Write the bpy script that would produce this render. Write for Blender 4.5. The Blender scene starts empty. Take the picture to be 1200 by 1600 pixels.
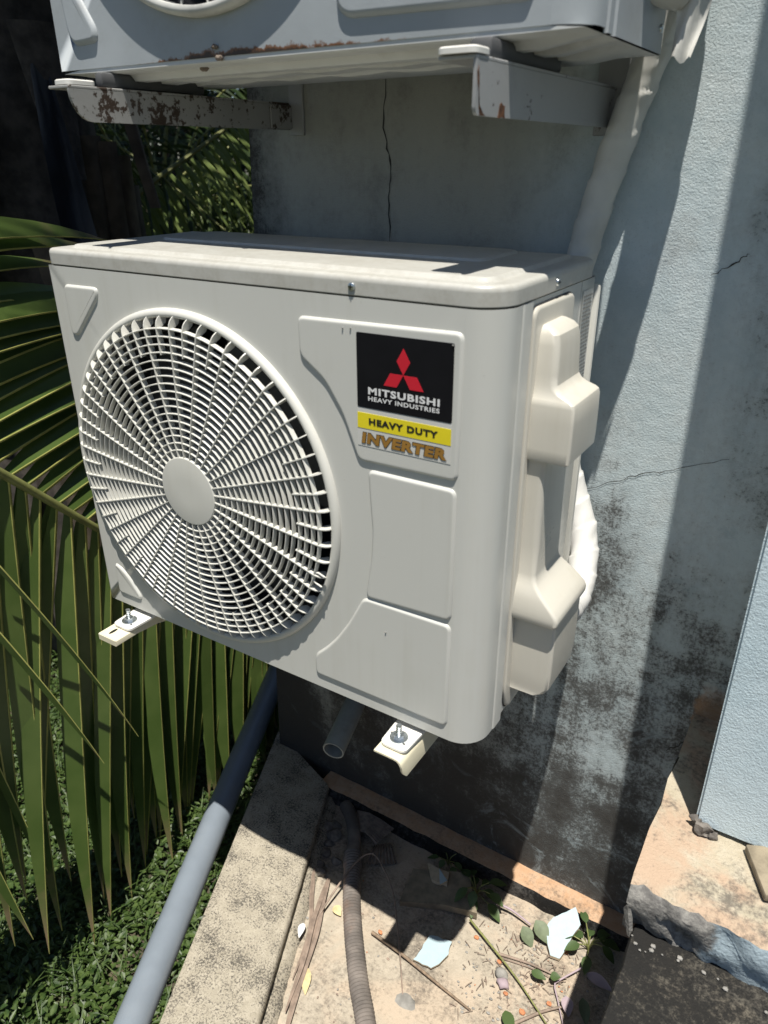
import bpy, bmesh, math, random
from mathutils import Vector, Matrix, Euler
from mathutils.noise import noise as pnoise
random.seed(7)
SC = bpy.context.scene
COL = SC.collection
PI = math.pi

# ---------------------------------------------------------------- camera, sky, sun, exposure
cam = bpy.data.cameras.new('camera')
camo = bpy.data.objects.new('camera', cam); COL.objects.link(camo); SC.camera = camo
right = Vector((0.84422934, 0.53596279, -0.00455064))
down = Vector((0.22789344, -0.36662829, -0.90202454))
fwd = Vector((-0.48511999, 0.76047852, -0.43166076))
M = Matrix((right, -down, -fwd)).transposed().to_4x4()
M.translation = Vector((1.13197389, -0.76575717, 0.78387391))
camo.matrix_world = M
cam.sensor_fit = 'VERTICAL'; cam.sensor_height = 9.8; cam.sensor_width = 7.35
cam.lens = 1156.8 / 1600 * 9.8
cam.clip_start = 0.02; cam.clip_end = 400
cam.dof.use_dof = True; cam.dof.focus_distance = 1.40; cam.dof.aperture_fstop = 1.5

SUN_DIR = Vector((-0.15, 0.25, -1.0)).normalized()        # the way the light travels
TO_SUN = -SUN_DIR
elev = math.asin(TO_SUN.z)
az = math.atan2(TO_SUN.x, TO_SUN.y)
world = bpy.data.worlds.new('World'); SC.world = world; world.use_nodes = True
wn = world.node_tree.nodes; wl = world.node_tree.links
sky = wn.new('ShaderNodeTexSky'); sky.sky_type = 'NISHITA'; sky.sun_disc = False
sky.sun_elevation = elev; sky.sun_rotation = az
sky.air_density = 0.8; sky.dust_density = 0.4; sky.ozone_density = 1.0
bg = wn['Background']; bg.inputs['Strength'].default_value = 0.06
wl.new(sky.outputs[0], bg.inputs['Color'])
sl = bpy.data.lights.new('sun', 'SUN'); sl.energy = 5.0; sl.angle = math.radians(0.53); sl.color = (1.0, 0.955, 0.87)
so = bpy.data.objects.new('sun', sl); COL.objects.link(so); so.location = (1, -2, 6)
so.rotation_euler = SUN_DIR.to_track_quat('-Z', 'Y').to_euler()
SC.view_settings.view_transform = 'Standard'; SC.view_settings.look = 'None'
SC.view_settings.exposure = 0.50; SC.view_settings.gamma = 1.0
SC.view_settings.use_curve_mapping = False
SC.render.engine = 'CYCLES'
SC.cycles.max_bounces = 8; SC.cycles.diffuse_bounces = 4; SC.cycles.use_denoising = True

# ---------------------------------------------------------------- materials
def nt(name):
    m = bpy.data.materials.new(name); m.use_nodes = True
    t = m.node_tree; b = t.nodes['Principled BSDF']
    return m, t, b
class G:
    """tiny helper to chain shader nodes"""
    def __init__(s, t, off=None):
        s.t = t; s.co = t.nodes.new('ShaderNodeTexCoord').outputs['Object']
        if off:
            x = t.nodes.new('ShaderNodeVectorMath'); t.links.new(s.co, x.inputs[0]); x.inputs[1].default_value = off; s.co = x.outputs[0]
    def n(s, typ, **kw):
        x = s.t.nodes.new(typ)
        for k, v in kw.items(): setattr(x, k, v)
        return x
    def link(s, a, b): s.t.links.new(a, b)
    def scaled(s, v):
        x = s.n('ShaderNodeMapping'); s.link(s.co, x.inputs[0]); x.inputs['Scale'].default_value = v; return x.outputs[0]
    def noise(s, scale, detail=6, rough=.55, vec=None, dist=0):
        x = s.n('ShaderNodeTexNoise'); s.link(vec or s.co, x.inputs['Vector'])
        x.inputs['Scale'].default_value = scale; x.inputs['Detail'].default_value = detail
        x.inputs['Roughness'].default_value = rough; x.inputs['Distortion'].default_value = dist
        return x.outputs['Fac']
    def voro(s, scale, feature='F1', vec=None):
        x = s.n('ShaderNodeTexVoronoi', feature=feature); s.link(vec or s.co, x.inputs['Vector']); x.inputs['Scale'].default_value = scale
        return x.outputs['Distance']
    def ramp(s, fac, a, b, smooth=True):
        if a > b: return s.math('SUBTRACT', 1.0, s.ramp(fac, b, a, smooth))
        x = s.n('ShaderNodeMapRange', interpolation_type='SMOOTHSTEP' if smooth else 'LINEAR')
        s.link(fac, x.inputs['Value']); x.inputs['From Min'].default_value = a; x.inputs['From Max'].default_value = b
        return x.outputs[0]
    def math(s, op, a, b=None):
        x = s.n('ShaderNodeMath', operation=op)
        for i, v in enumerate((a, b)):
            if v is None: continue
            if isinstance(v, (int, float)): x.inputs[i].default_value = v
            else: s.link(v, x.inputs[i])
        return x.outputs[0]
    def mix(s, fac, a, b):
        x = s.n('ShaderNodeMix', data_type='RGBA')
        if isinstance(fac, (int, float)): x.inputs['Factor'].default_value = fac
        else: s.link(fac, x.inputs['Factor'])
        for k, v in (('A', a), ('B', b)):
            i = [q for q in x.inputs if q.name == k and q.type == 'RGBA'][0]
            if isinstance(v, tuple): i.default_value = (*v[:3], 1)
            else: s.link(v, i)
        return [q for q in x.outputs if q.type == 'RGBA'][0]
    def sep(s):
        x = s.n('ShaderNodeSeparateXYZ'); s.link(s.co, x.inputs[0]); return x.outputs
    def bump(s, b, h, strength=.3, dist=.002, prev=None):
        x = s.n('ShaderNodeBump'); x.inputs['Strength'].default_value = strength; x.inputs['Distance'].default_value = dist
        s.link(h, x.inputs['Height'])
        if prev is not None: s.link(prev, x.inputs['Normal'])
        s.link(x.outputs[0], b.inputs['Normal']); return x.outputs[0]

def simple(name, c, rough=.5, metal=0, var=.06, scale=30, bump=0, spec=.5, dirt=0, dirtc=(.12, .1, .08)):
    m, t, b = nt(name); g = G(t)
    n = g.noise(scale, 5)
    lo = tuple(v * (1 - var) for v in c); hi = tuple(min(1, v * (1 + var)) for v in c)
    colr = g.mix(g.ramp(n, .3, .7), lo, hi)
    if dirt:
        d = g.ramp(g.math('ADD', g.math('MULTIPLY', g.noise(6, 8, .65), .7), g.math('MULTIPLY', g.noise(55, 4, .7), .3)), .52, .75)
        colr = g.mix(g.math('MULTIPLY', d, dirt), colr, dirtc)
    g.link(colr, b.inputs['Base Color'])
    r = g.n('ShaderNodeMapRange'); g.link(g.noise(scale * 1.7, 4), r.inputs[0])
    r.inputs['To Min'].default_value = max(0, rough - .06); r.inputs['To Max'].default_value = min(1, rough + .08)
    g.link(r.outputs[0], b.inputs['Roughness'])
    b.inputs['Metallic'].default_value = metal; b.inputs['Specular IOR Level'].default_value = spec
    if bump: g.bump(b, g.noise(scale * 6, 4), bump, .001)
    return m

MT = {}
def enamel(name, c, rough, streak=.25, dust=0.0):
    """factory paint with faint rain streaks, settled dust and a few fine chips"""
    m, t, b = nt(name); g = G(t)
    n = g.noise(5, 6, .6); st = g.noise(1, 6, .6, g.scaled((55, 55, 2.2)))
    k = g.ramp(g.math('ADD', g.math('MULTIPLY', n, .55), g.math('MULTIPLY', st, .45)), .50, .68)
    cc = g.mix(g.math('MULTIPLY', k, streak), c, tuple(v * q for v, q in zip(c, (.80, .78, .72))))
    cc = g.mix(g.math('MULTIPLY', g.ramp(g.noise(210, 3, .7), .70, .76), .35), cc, (.25, .24, .2))
    if dust:
        d = g.ramp(g.math('ADD', g.math('MULTIPLY', g.noise(9, 8, .7), .6), g.math('MULTIPLY', g.noise(90, 4, .7), .4)), .42, .66)
        cc = g.mix(g.math('MULTIPLY', d, dust), cc, (.30, .28, .235))
    g.link(cc, b.inputs['Base Color'])
    r = g.n('ShaderNodeMapRange'); g.link(n, r.inputs[0]); r.inputs['To Min'].default_value = rough - .06; r.inputs['To Max'].default_value = rough + .12; g.link(r.outputs[0], b.inputs['Roughness'])
    g.bump(b, g.noise(6, 2), .06, .004)
    return m
MT['shell'] = enamel('ivory enamel steel', (.545, .545, .510), .33)
MT['lid'] = enamel('ivory enamel lid', (.46, .455, .42), .36, .3, .45)
MT['plastic'] = enamel('ivory plastic', (.58, .575, .53), .36, .3)
MT['cover'] = enamel('warm ivory plastic', (.555, .53, .465), .27, .35)
MT['dark'] = simple('dark interior', (.035, .037, .042), .6)
MT['fan'] = simple('fan plastic', (.04, .042, .045), .45)
MT['coil'] = simple('aluminium coil', (.10, .105, .11), .45, metal=.6)
MT['black'] = simple('black sticker', (.008, .008, .010), .4, var=.1, spec=.12)
MT['yellow'] = simple('yellow sticker', (.74, .62, .02), .35, var=.03)
MT['stickwhite'] = simple('pale sticker', (.58, .575, .545), .3, var=.02)
MT['red'] = simple('red print', (.55, .012, .03), .35, var=.03)
MT['white'] = simple('white print', (.72, .72, .72), .4, var=.02)
MT['gold'] = simple('gold brown print', (.30, .155, .03), .4, var=.08)
MT['ink'] = simple('black print', (.015, .015, .012), .4)
MT['greyink'] = simple('grey print', (.22, .22, .21), .5)
MT['zinc'] = simple('zinc steel', (.62, .66, .68), .28, metal=1, var=.15, scale=90)
MT['cream'] = simple('cream bracket paint', (.68, .63, .47), .42, var=.03, dirt=.1)
MT['foot'] = simple('white foot paint', (.70, .69, .65), .4, var=.03, dirt=.06)
MT['pvc'] = simple('grey pvc', (.185, .215, .25), .34, var=.06, scale=14, dirt=.12, dirtc=(.26, .26, .25))
MT['pvcold'] = simple('old grey pvc', (.26, .275, .26), .5, var=.08, dirt=.35, dirtc=(.08, .08, .07))
MT['tape'] = simple('white wrapping tape', (.58, .575, .555), .5, var=.05, scale=20, bump=.15, dirt=.15)
MT['oldtape'] = simple('weathered wrapping tape', (.60, .595, .56), .55, var=.09, scale=14, bump=.2, dirt=.22, dirtc=(.27, .25, .2))
MT['paintchip'] = simple('pale blue paint flake', (.37, .475, .515), .6, var=.04, scale=60, bump=.3)
MT['plasterback'] = simple('tan plaster back', (.46, .38, .27), .9, var=.1, scale=80, bump=.5)
MT['wood'] = simple('weathered board', (.24, .20, .14), .8, var=.25, scale=40, bump=.5, dirt=.3)
MT['brickbit'] = simple('orange brick', (.46, .19, .09), .9, var=.2, scale=90, bump=.5)
MT['stone'] = simple('grey stone', (.25, .24, .22), .9, var=.2, scale=60, bump=.5)
MT['mortarstone'] = simple('dirty mortar stone', (.15, .135, .12), .95, var=.35, scale=70, bump=.8)
MT['dry'] = simple('dry palm strip', (.25, .19, .15), .75, var=.25, scale=50, bump=.3)
MT['drypale'] = simple('dry pale leaf', (.55, .45, .24), .7, var=.2, scale=50)
MT['rubber'] = simple('grey rubber pad', (.07, .072, .075), .7)
MT['rust'] = simple('flaking rust', (.11, .045, .018), .9, var=.5, scale=120, bump=.6)
MT['husk'] = simple('brown fibre husk', (.19, .15, .12), .85, var=.3, scale=70, bump=.5)
MT['twig'] = simple('brown twig', (.22, .16, .11), .8, var=.3, scale=80)
MT['greenstem'] = simple('green stem', (.20, .21, .07), .6, var=.2, scale=80)
MT['mauve'] = simple('faded mauve leaf', (.38, .30, .33), .7, var=.1)
MT['olive'] = simple('olive leaf', (.12, .15, .085), .6, var=.15, scale=60)
MT['bark'] = simple('palm bark', (.06, .05, .042), .9, var=.5, scale=18, bump=.6)
MT['sheath'] = simple('brown leaf sheath', (.10, .075, .052), .8, var=.35, scale=14, bump=.3)
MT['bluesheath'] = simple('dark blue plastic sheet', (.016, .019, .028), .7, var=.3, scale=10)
MT['redbark'] = simple('reddish bark', (.25, .12, .08), .9, var=.3, scale=14)
MT['crack'] = simple('crack soil', (.05, .05, .048), .9)

def leafmat(name, g1, g2, rough=.42, trans=.25, rib=None, spec=.4, fine=7):
    m, t, b = nt(name); g = G(t)
    c = g.mix(g.ramp(g.noise(fine, 3), .3, .7), g1, g2)
    if rib is not None:                                   # fine lengthwise veins and a dry tip, from the leaf's own uv
        uv = t.nodes.new('ShaderNodeUVMap').outputs[0]
        s = g.n('ShaderNodeSeparateXYZ'); g.link(uv, s.inputs[0])
        wv = g.n('ShaderNodeTexWave', wave_type='BANDS', bands_direction='X'); g.link(uv, wv.inputs['Vector'])
        wv.inputs['Scale'].default_value = 6; wv.inputs['Distortion'].default_value = .6
        c = g.mix(g.math('MULTIPLY', wv.outputs['Fac'], .28), c, tuple(v * .6 for v in g1))
        tip = g.ramp(g.math('ADD', s.outputs[1], g.math('MULTIPLY', g.noise(9, 4), .35)), .98, 1.16)
        c = g.mix(tip, c, (.30, .22, .13))
    g.link(c, b.inputs['Base Color'])
    b.inputs['Roughness'].default_value = rough; b.inputs['Specular IOR Level'].default_value = spec
    if trans:
        tr = g.n('ShaderNodeBsdfTranslucent'); g.link(c, tr.inputs['Color'])
        mx = g.n('ShaderNodeMixShader'); mx.inputs[0].default_value = trans
        g.link(b.outputs[0], mx.inputs[1]); g.link(tr.outputs[0], mx.inputs[2])
        g.link(mx.outputs[0], t.nodes['Material Output'].inputs['Surface'])
    return m
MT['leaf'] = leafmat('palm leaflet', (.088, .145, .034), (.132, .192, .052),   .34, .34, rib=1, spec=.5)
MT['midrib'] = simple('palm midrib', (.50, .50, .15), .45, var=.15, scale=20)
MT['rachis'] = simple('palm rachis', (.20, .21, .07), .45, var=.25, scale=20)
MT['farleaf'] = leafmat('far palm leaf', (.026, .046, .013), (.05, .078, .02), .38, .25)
MT['litleaf'] = leafmat('sunlit-toned palm leaf', (.15, .21, .06), (.24, .30, .10), .35, .3)  # brighter copy of the palm leaf, sunlight put into its colour
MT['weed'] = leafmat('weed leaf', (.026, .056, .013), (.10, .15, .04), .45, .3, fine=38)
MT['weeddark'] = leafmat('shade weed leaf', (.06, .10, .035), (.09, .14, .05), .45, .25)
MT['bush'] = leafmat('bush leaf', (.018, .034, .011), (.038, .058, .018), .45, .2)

# stained plaster wall
def wallmat():
    m, t, b = nt('stained blue plaster'); g = G(t, (0.9, .46, -1.20))
    x, y, z = g.sep()
    big = g.noise(3.2, 8, .62); mid = g.noise(13, 8, .68); fine = g.noise(70, 6, .75)
    streak = g.noise(1, 7, .65, g.scaled((16, 16, 1.8)))
    base = g.mix(g.ramp(mid, .35, .7), (.53, .615, .645), (.655, .725, .745))
    base = g.mix(g.math('MULTIPLY', g.ramp(big, .50, .70), .5), base, (.36, .36, .32))
    # mould: stronger low down, near the left corner, and in streaks; left half brown-stained, with the units' shade painted in darker and warmer
    low = g.ramp(z, .50, -.70, False)
    corner = g.ramp(x, .16, .03)
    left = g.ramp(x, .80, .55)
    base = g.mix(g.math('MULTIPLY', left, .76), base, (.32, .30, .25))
    bias = g.math('ADD', g.math('MULTIPLY', low, .20), g.math('MULTIPLY', corner, .20))
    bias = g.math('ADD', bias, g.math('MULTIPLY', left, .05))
    bias = g.math('SUBTRACT', bias, g.math('MULTIPLY', g.ramp(z, .0, .45), .05))
    # a dark damp patch beside the service cover and one at the far right top
    def blob(cx, cz, rx, rz):
        a = g.math('DIVIDE', g.math('SUBTRACT', x, cx), rx); d_ = g.math('DIVIDE', g.math('SUBTRACT', z, cz), rz)
        return g.ramp(g.math('ADD', g.math('MULTIPLY', a, a), g.math('MULTIPLY', d_, d_)), 1.0, 0.0)
    bias = g.math('ADD', bias, g.math('MULTIPLY', blob(.82, .15, .10, .20), .09))
    bias = g.math('ADD', bias, g.math('MULTIPLY', blob(1.06, .62, .10, .5), .08))
    mould = g.math('ADD', g.math('ADD', g.math('MULTIPLY', big, .35), g.math('MULTIPLY', mid, .34)), g.math('MULTIPLY', streak, .26))
    mould = g.math('ADD', g.math('ADD', mould, g.math('MULTIPLY', fine, .20)), bias)
    soft = g.ramp(mould, .49, .88)
    c = g.mix(g.math('MULTIPLY', soft, .90), base, (.040, .041, .039))
    speck = g.ramp(g.math('ADD', g.math('MULTIPLY', g.noise(150, 5, .8), .48), g.math('SUBTRACT', g.math('MULTIPLY', mould, .85), g.math('MULTIPLY', left, .07))), .77, .88)
    c = g.mix(g.math('MULTIPLY', speck, .75), c, (.045, .04, .036))
    c = g.mix(g.math('MULTIPLY', g.ramp(g.noise(260, 3, .7), .58, .70), .16), c, (.16, .16, .155))
    # worn pale patches scraped through the mould
    pale = g.math('MULTIPLY', g.ramp(g.noise(7, 9, .72, None, 1.6), .57, .68), g.math('SUBTRACT', .55, g.math('MULTIPLY', left, .45)))
    c = g.mix(pale, c, (.40, .48, .515))
    # plaster fallen away to orange at the foot of the right end
    foot = g.math('MULTIPLY', g.ramp(g.math('ADD', x, g.math('MULTIPLY', mid, .07)), 1.065, 1.08), g.ramp(g.math('ADD', z, g.math('MULTIPLY', mid, .12)), -.02, -.07))
    c = g.mix(g.math('MULTIPLY', foot, .8), c, (.40, .25, .15))
    g.link(c, b.inputs['Base Color']); b.inputs['Roughness'].default_value = .9; b.inputs['Specular IOR Level'].default_value = .2
    p = g.bump(b, g.noise(300, 4, .65), .6, .0022)
    g.bump(b, g.noise(40, 5, .6), .3, .004, p)
    return m
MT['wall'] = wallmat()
def pilmat():
    m, t, b = nt('pale blue stucco'); g = G(t)
    c = g.mix(g.ramp(g.noise(5, 6), .3, .7), (.50, .615, .665), (.58, .68, .725))
    c = g.mix(g.math('MULTIPLY', g.ramp(g.noise(240, 3, .7), .60, .70), .4), c, (.2, .2, .2))
    c = g.mix(g.math('MULTIPLY', g.ramp(g.noise(11, 7, .7), .60, .75), .25), c, (.36, .36, .33))
    g.link(c, b.inputs['Base Color']); b.inputs['Roughness'].default_value = .85; b.inputs['Specular IOR Level'].default_value = .25
    p = g.bump(b, g.noise(330, 3, .6), .6, .0022)
    g.bump(b, g.noise(35, 4), .25, .004, p)
    return m
MT['pilaster'] = pilmat()
def concmat(name, a, bb, dark, amt, lo=.5, hi=.72, scale=9, bump=.5, extra=None, coarse=120, wb=.5):
    m, t, b = nt(name); g = G(t)
    big = g.noise(scale, 8, .65); fine = g.noise(coarse, 5, .75); mid = g.noise(scale * 3.5, 6, .7)
    c = g.mix(g.ramp(mid, .3, .7), a, bb)
    if extra is not None: c = g.mix(g.ramp(g.noise(scale * .6, 6, .6, None, .8), .46, .6), c, extra)
    k = g.math('ADD', g.math('ADD', g.math('MULTIPLY', big, wb), g.math('MULTIPLY', fine, .88 - wb)), g.math('MULTIPLY', mid, .15))
    c = g.mix(g.math('MULTIPLY', g.ramp(k, lo, hi), amt), c, dark)
    g.link(c, b.inputs['Base Color']); b.inputs['Roughness'].default_value = .92; b.inputs['Specular IOR Level'].default_value = .2
    p = g.bump(b, g.noise(coarse * 1.6, 4, .65), bump, .004)
    g.bump(b, g.noise(22, 5, .6), .3, .006, p)
    return m
MT['kerb'] = concmat('weathered kerb concrete', (.34, .305, .24), (.45, .405, .325), (.045, .042, .039), .85, .485, .60, 16, .6, None, 230, .33)
MT['floor'] = concmat('sandy mortar floor', (.36, .315, .25), (.46, .405, .325), (.11, .095, .08), .85, .475, .65, 8, .6, (.45, .37, .285))
MT['skirt'] = concmat('orange worn render', (.44, .27, .16), (.50, .35, .24), (.10, .08, .06), .7, .50, .66)
MT['mouldconc'] = concmat('black mouldy concrete', (.08, .078, .072), (.16, .15, .14), (.010, .010, .010), .97, .36, .56)
MT['slab'] = concmat('black speckled concrete', (.13, .12, .10), (.25, .22, .17), (.014, .014, .014), .97, .34, .52, 6, .8, None, 170)
MT['ledge'] = concmat('peeled orange and cream render', (.40, .35, .26), (.47, .42, .33), (.09, .08, .07), .8, .50, .64, 9, .9, (.44, .325, .235))
def ledgefront():
    m, t, b = nt('grey and blue peeling render'); g = G(t)
    x, y, z = g.sep()
    n = g.noise(14, 7, .65)
    c = g.mix(g.ramp(g.noise(60, 5, .7), .35, .65), (.11, .105, .10), (.25, .24, .22))
    blue = g.ramp(g.math('ADD', x, g.math('MULTIPLY', n, .14)), 1.215, 1.235)
    c = g.mix(blue, c, (.30, .37, .41))
    k = g.ramp(g.math('ADD', g.math('MULTIPLY', n, .6), g.math('MULTIPLY', g.noise(90, 4, .7), .4)), .54, .64)
    c = g.mix(g.math('MULTIPLY', k, .85), c, (.03, .03, .03))
    g.link(c, b.inputs['Base Color']); b.inputs['Roughness'].default_value = .92
    p = g.bump(b, g.noise(150, 4), .6, .004); g.bump(b, n, .5, .008, p)
    return m
MT['ledgefront'] = ledgefront()
def soilmat():
    m, t, b = nt('garden soil'); g = G(t)
    c = g.mix(g.ramp(g.noise(5, 7), .35, .65), (.05, .042, .03), (.10, .085, .05))
    c = g.mix(g.math('MULTIPLY', g.ramp(g.noise(2.2, 6), .48, .6), .8), c, (.05, .085, .02))
    g.link(c, b.inputs['Base Color']); b.inputs['Roughness'].default_value = .95
    g.bump(b, g.noise(30, 6), .8, .03); return m
MT['soil'] = soilmat()
def metalold(name, base, dirtc, rustlow=None, rust=.0, chip=0):
    """old bluish or grey paint on steel with rust blooms; rustlow = height of the rusting edge"""
    m, t, b = nt(name); g = G(t, (.43, .2, .9) if rustlow else None)
    x, y, z = g.sep()
    c = g.mix(g.ramp(g.noise(6, 6), .3, .7), base, tuple(v * .88 for v in base))
    c = g.mix(g.math('MULTIPLY', g.ramp(g.noise(9, 8, .7), .52, .72), .35), c, dirtc)
    k = g.math('ADD', g.math('MULTIPLY', g.noise(16, 7, .7), .6), g.math('MULTIPLY', g.noise(85, 4, .7), .4))
    if rustlow is not None:
        near = g.ramp(z, rustlow + .030, rustlow - .003, False)
        mid_ = g.math('MULTIPLY', g.ramp(x, .06, .30, False), g.ramp(x, .75, .5, False)); near = g.math('MULTIPLY', g.math('MULTIPLY', near, near), g.math('ADD', .25, g.math('MULTIPLY', mid_, .85)))
        k2 = g.math('ADD', g.math('MULTIPLY', k, .8), g.math('MULTIPLY', near, .34))
        c = g.mix(g.ramp(k2, .62, .69), c, (.15, .065, .025))
        c = g.mix(g.ramp(k2, .685, .73), c, (.045, .026, .015))
    if rust:
        c = g.mix(g.ramp(k, .60 - rust, .63 - rust), c, (.045, .03, .022))
    g.link(c, b.inputs['Base Color']); b.inputs['Roughness'].default_value = .42
    g.bump(b, k, .25, .002)
    return m
MT['oldshell'] = metalold('old blue grey enamel', (.36, .39, .41), (.24, .235, .215), .905)
MT['oldpan'] = metalold('old grey base pan', (.62, .63, .62), (.28, .27, .25))
MT['oldbracket'] = metalold('old grey bracket paint', (.34, .345, .345), (.18, .16, .13), None, .012)
MT['rustbracket'] = metalold('flaking grey bracket paint', (.30, .30, .29), (.17, .14, .11), None, .085)
MT['wire'] = simple('old grille wire', (.50, .50, .47), .5, var=.15, scale=30, dirt=.4, dirtc=(.22, .18, .13))
def hosemat():
    m, t, b = nt('dusty corrugated hose'); g = G(t)
    c = g.mix(g.ramp(g.noise(12, 6, .6), .35, .65), (.105, .092, .082), (.22, .19, .168))
    c = g.mix(g.math('MULTIPLY', g.ramp(g.noise(7, 5), .55, .68), .5), c, (.25, .13, .08))
    g.link(c, b.inputs['Base Color']); b.inputs['Roughness'].default_value = .85
    g.bump(b, g.noise(200, 4), .4, .001); return m
MT['hose'] = hosemat()

# ---------------------------------------------------------------- object helpers
ORG = {}
def obj(name, bm, mat, parent=None, smooth=None, label=None):
    """link a bmesh (built in world coordinates) as one mesh object, under its parent's origin"""
    me = bpy.data.meshes.new(name)
    if isinstance(bm, bmesh.types.BMesh):
        o0 = ORG.get(parent.name, Vector()) if parent else Vector()
        if o0.length: bmesh.ops.translate(bm, verts=bm.verts, vec=-o0)
        bm.normal_update(); bm.to_mesh(me); bm.free()
    else: me = bm
    for x in (mat if isinstance(mat, (list, tuple)) else [mat]): me.materials.append(MT[x])
    if smooth is not None:
        for p in me.polygons: p.use_smooth = True
        if smooth < 179: me.set_sharp_from_angle(angle=math.radians(smooth))
    o = bpy.data.objects.new(name, me); COL.objects.link(o)
    if parent:
        o.parent = parent; ORG[o.name] = ORG.get(parent.name, Vector())
    else: ORG[o.name] = Vector()
    if label: o['label'] = label
    return o
def thing(name, label, cat, loc=(0, 0, 0), group=None):
    o = bpy.data.objects.new(name, None); COL.objects.link(o); o.location = loc
    o.empty_display_size = .1
    ORG[o.name] = Vector(loc); o['label'] = label; o['category'] = cat
    if group: o['group'] = group
    return o
def tag(o, label, cat, group=None):
    o['label'] = label; o['category'] = cat
    if group: o['group'] = group
    return o
def struct(name, bm, mat, smooth=None):
    o = obj(name, bm, mat, None, smooth); o['kind'] = 'structure'; return o
def B(): return bmesh.new()
def box(bm, x0, x1, y0, y1, z0, z1, bevel=0, seg=2, mi=0):
    r = bmesh.ops.create_cube(bm, size=1)
    for v in r['verts']:
        v.co = Vector((x0 + (v.co.x + .5) * (x1 - x0), y0 + (v.co.y + .5) * (y1 - y0), z0 + (v.co.z + .5) * (z1 - z0)))
    fs = list({f for v in r['verts'] for f in v.link_faces})
    for f in fs: f.material_index = mi
    if bevel:
        es = list({e for v in r['verts'] for e in v.link_edges})
        bmesh.ops.bevel(bm, geom=es, offset=bevel, segments=seg, profile=.5, affect='EDGES')
    return bm
def frame(t):
    t = t.normalized(); a = Vector((0, 0, 1)) if abs(t.z) < .9 else Vector((1, 0, 0))
    u = t.cross(a).normalized(); return u, u.cross(t).normalized()
def tube(bm, pts, r, n=12, caps=True, mi=0, sq=1):
    pts = [Vector(p) for p in pts]; rs = r if isinstance(r, (list, tuple)) else [r] * len(pts)
    loops = []; u = None
    for i, p in enumerate(pts):
        t = (pts[min(i + 1, len(pts) - 1)] - pts[max(i - 1, 0)]).normalized()
        if u is None: u, v = frame(t)
        else:
            u = (u - t * u.dot(t)).normalized(); v = u.cross(t)
        loops.append([bm.verts.new(p + (u * math.cos(2 * PI * k / n) + v * sq * math.sin(2 * PI * k / n)) * rs[i]) for k in range(n)])
    for a, b in zip(loops, loops[1:]):
        for k in range(n):
            f = bm.faces.new((a[k], a[(k + 1) % n], b[(k + 1) % n], b[k])); f.material_index = mi
    if caps:
        for L in (loops[0][::-1], loops[-1]):
            f = bm.faces.new(L); f.material_index = mi
    bmesh.ops.recalc_face_normals(bm, faces=bm.faces)
    return bm
def spline(P, n=8):
    P = [Vector(p) for p in P]; out = []
    for i in range(len(P) - 1):
        p0, p1, p2, p3 = P[max(i - 1, 0)], P[i], P[i + 1], P[min(i + 2, len(P) - 1)]
        for k in range(n):
            t = k / n
            out.append(.5 * ((2 * p1) + (p2 - p0) * t + (2 * p0 - 5 * p1 + 4 * p2 - p3) * t * t + (3 * p1 - p0 - 3 * p2 + p3) * t ** 3))
    return out + [P[-1]]
def loft(bm, loops, close=True, cap0=True, cap1=True, mi=0):
    L = [[bm.verts.new(p) for p in lp] for lp in loops]
    for a, b in zip(L, L[1:]):
        n = len(a)
        for k in range(n if close else n - 1):
            f = bm.faces.new((a[k], a[(k + 1) % n], b[(k + 1) % n], b[k])); f.material_index = mi
    if cap0 and close: bm.faces.new(L[0][::-1]).material_index = mi
    if cap1 and close: bm.faces.new(L[-1]).material_index = mi
    bmesh.ops.recalc_face_normals(bm, faces=bm.faces)
    return bm
def rrect(x0, x1, y0, y1, rr, seg=6):
    """rounded rectangle outline in xy; rr = radii at (x0y0, x1y0, x1y1, x0y1)"""
    out = []
    for (cx, cy, a0), r in zip(((x0, y0, PI), (x1, y0, 1.5 * PI), (x1, y1, 0), (x0, y1, .5 * PI)), rr):
        sx = 1 if cx == x0 else -1; sy = 1 if cy == y0 else -1
        for k in range(seg + 1):
            a = a0 + .5 * PI * k / seg
            out.append((cx + sx * r + r * math.cos(a), cy + sy * r + r * math.sin(a)))
    return out
def inset(poly, d):
    n = len(poly); out = []
    area = sum(poly[i][0] * poly[(i + 1) % n][1] - poly[(i + 1) % n][0] * poly[i][1] for i in range(n))
    s = 1 if area > 0 else -1
    for i in range(n):
        p0, p1, p2 = Vector(poly[i - 1]), Vector(poly[i]), Vector(poly[(i + 1) % n])
        e1 = (p1 - p0).normalized(); e2 = (p2 - p1).normalized()
        n1 = Vector((-e1.y, e1.x)) * s; n2 = Vector((-e2.y, e2.x)) * s
        b = (n1 + n2); b = b.normalized() if b.length > 1e-6 else n1
        out.append(tuple(p1 + b * (d / max(.5, b.dot(n1)))))
    return out
def chaikin(P, n=2):
    for _ in range(n):
        Q = []
        for i in range(len(P)):
            a, b = P[i], P[(i + 1) % len(P)]
            Q += [(a[0] * .75 + b[0] * .25, a[1] * .75 + b[1] * .25), (a[0] * .25 + b[0] * .75, a[1] * .25 + b[1] * .75)]
        P = Q
    return P
def roundpoly(P, r=.008, seg=3):
    """round each corner of a polygon by radius-like cut r"""
    out = []; n = len(P)
    for i in range(n):
        p0, p1, p2 = Vector(P[i - 1]), Vector(P[i]), Vector(P[(i + 1) % n])
        a = p1 + (p0 - p1).normalized() * min(r, (p0 - p1).length * .45); c = p1 + (p2 - p1).normalized() * min(r, (p2 - p1).length * .45)
        for k in range(seg + 1):
            t = k / seg; out.append(tuple(a * (1 - t) ** 2 + p1 * 2 * t * (1 - t) + c * t * t))
    return out
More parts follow.
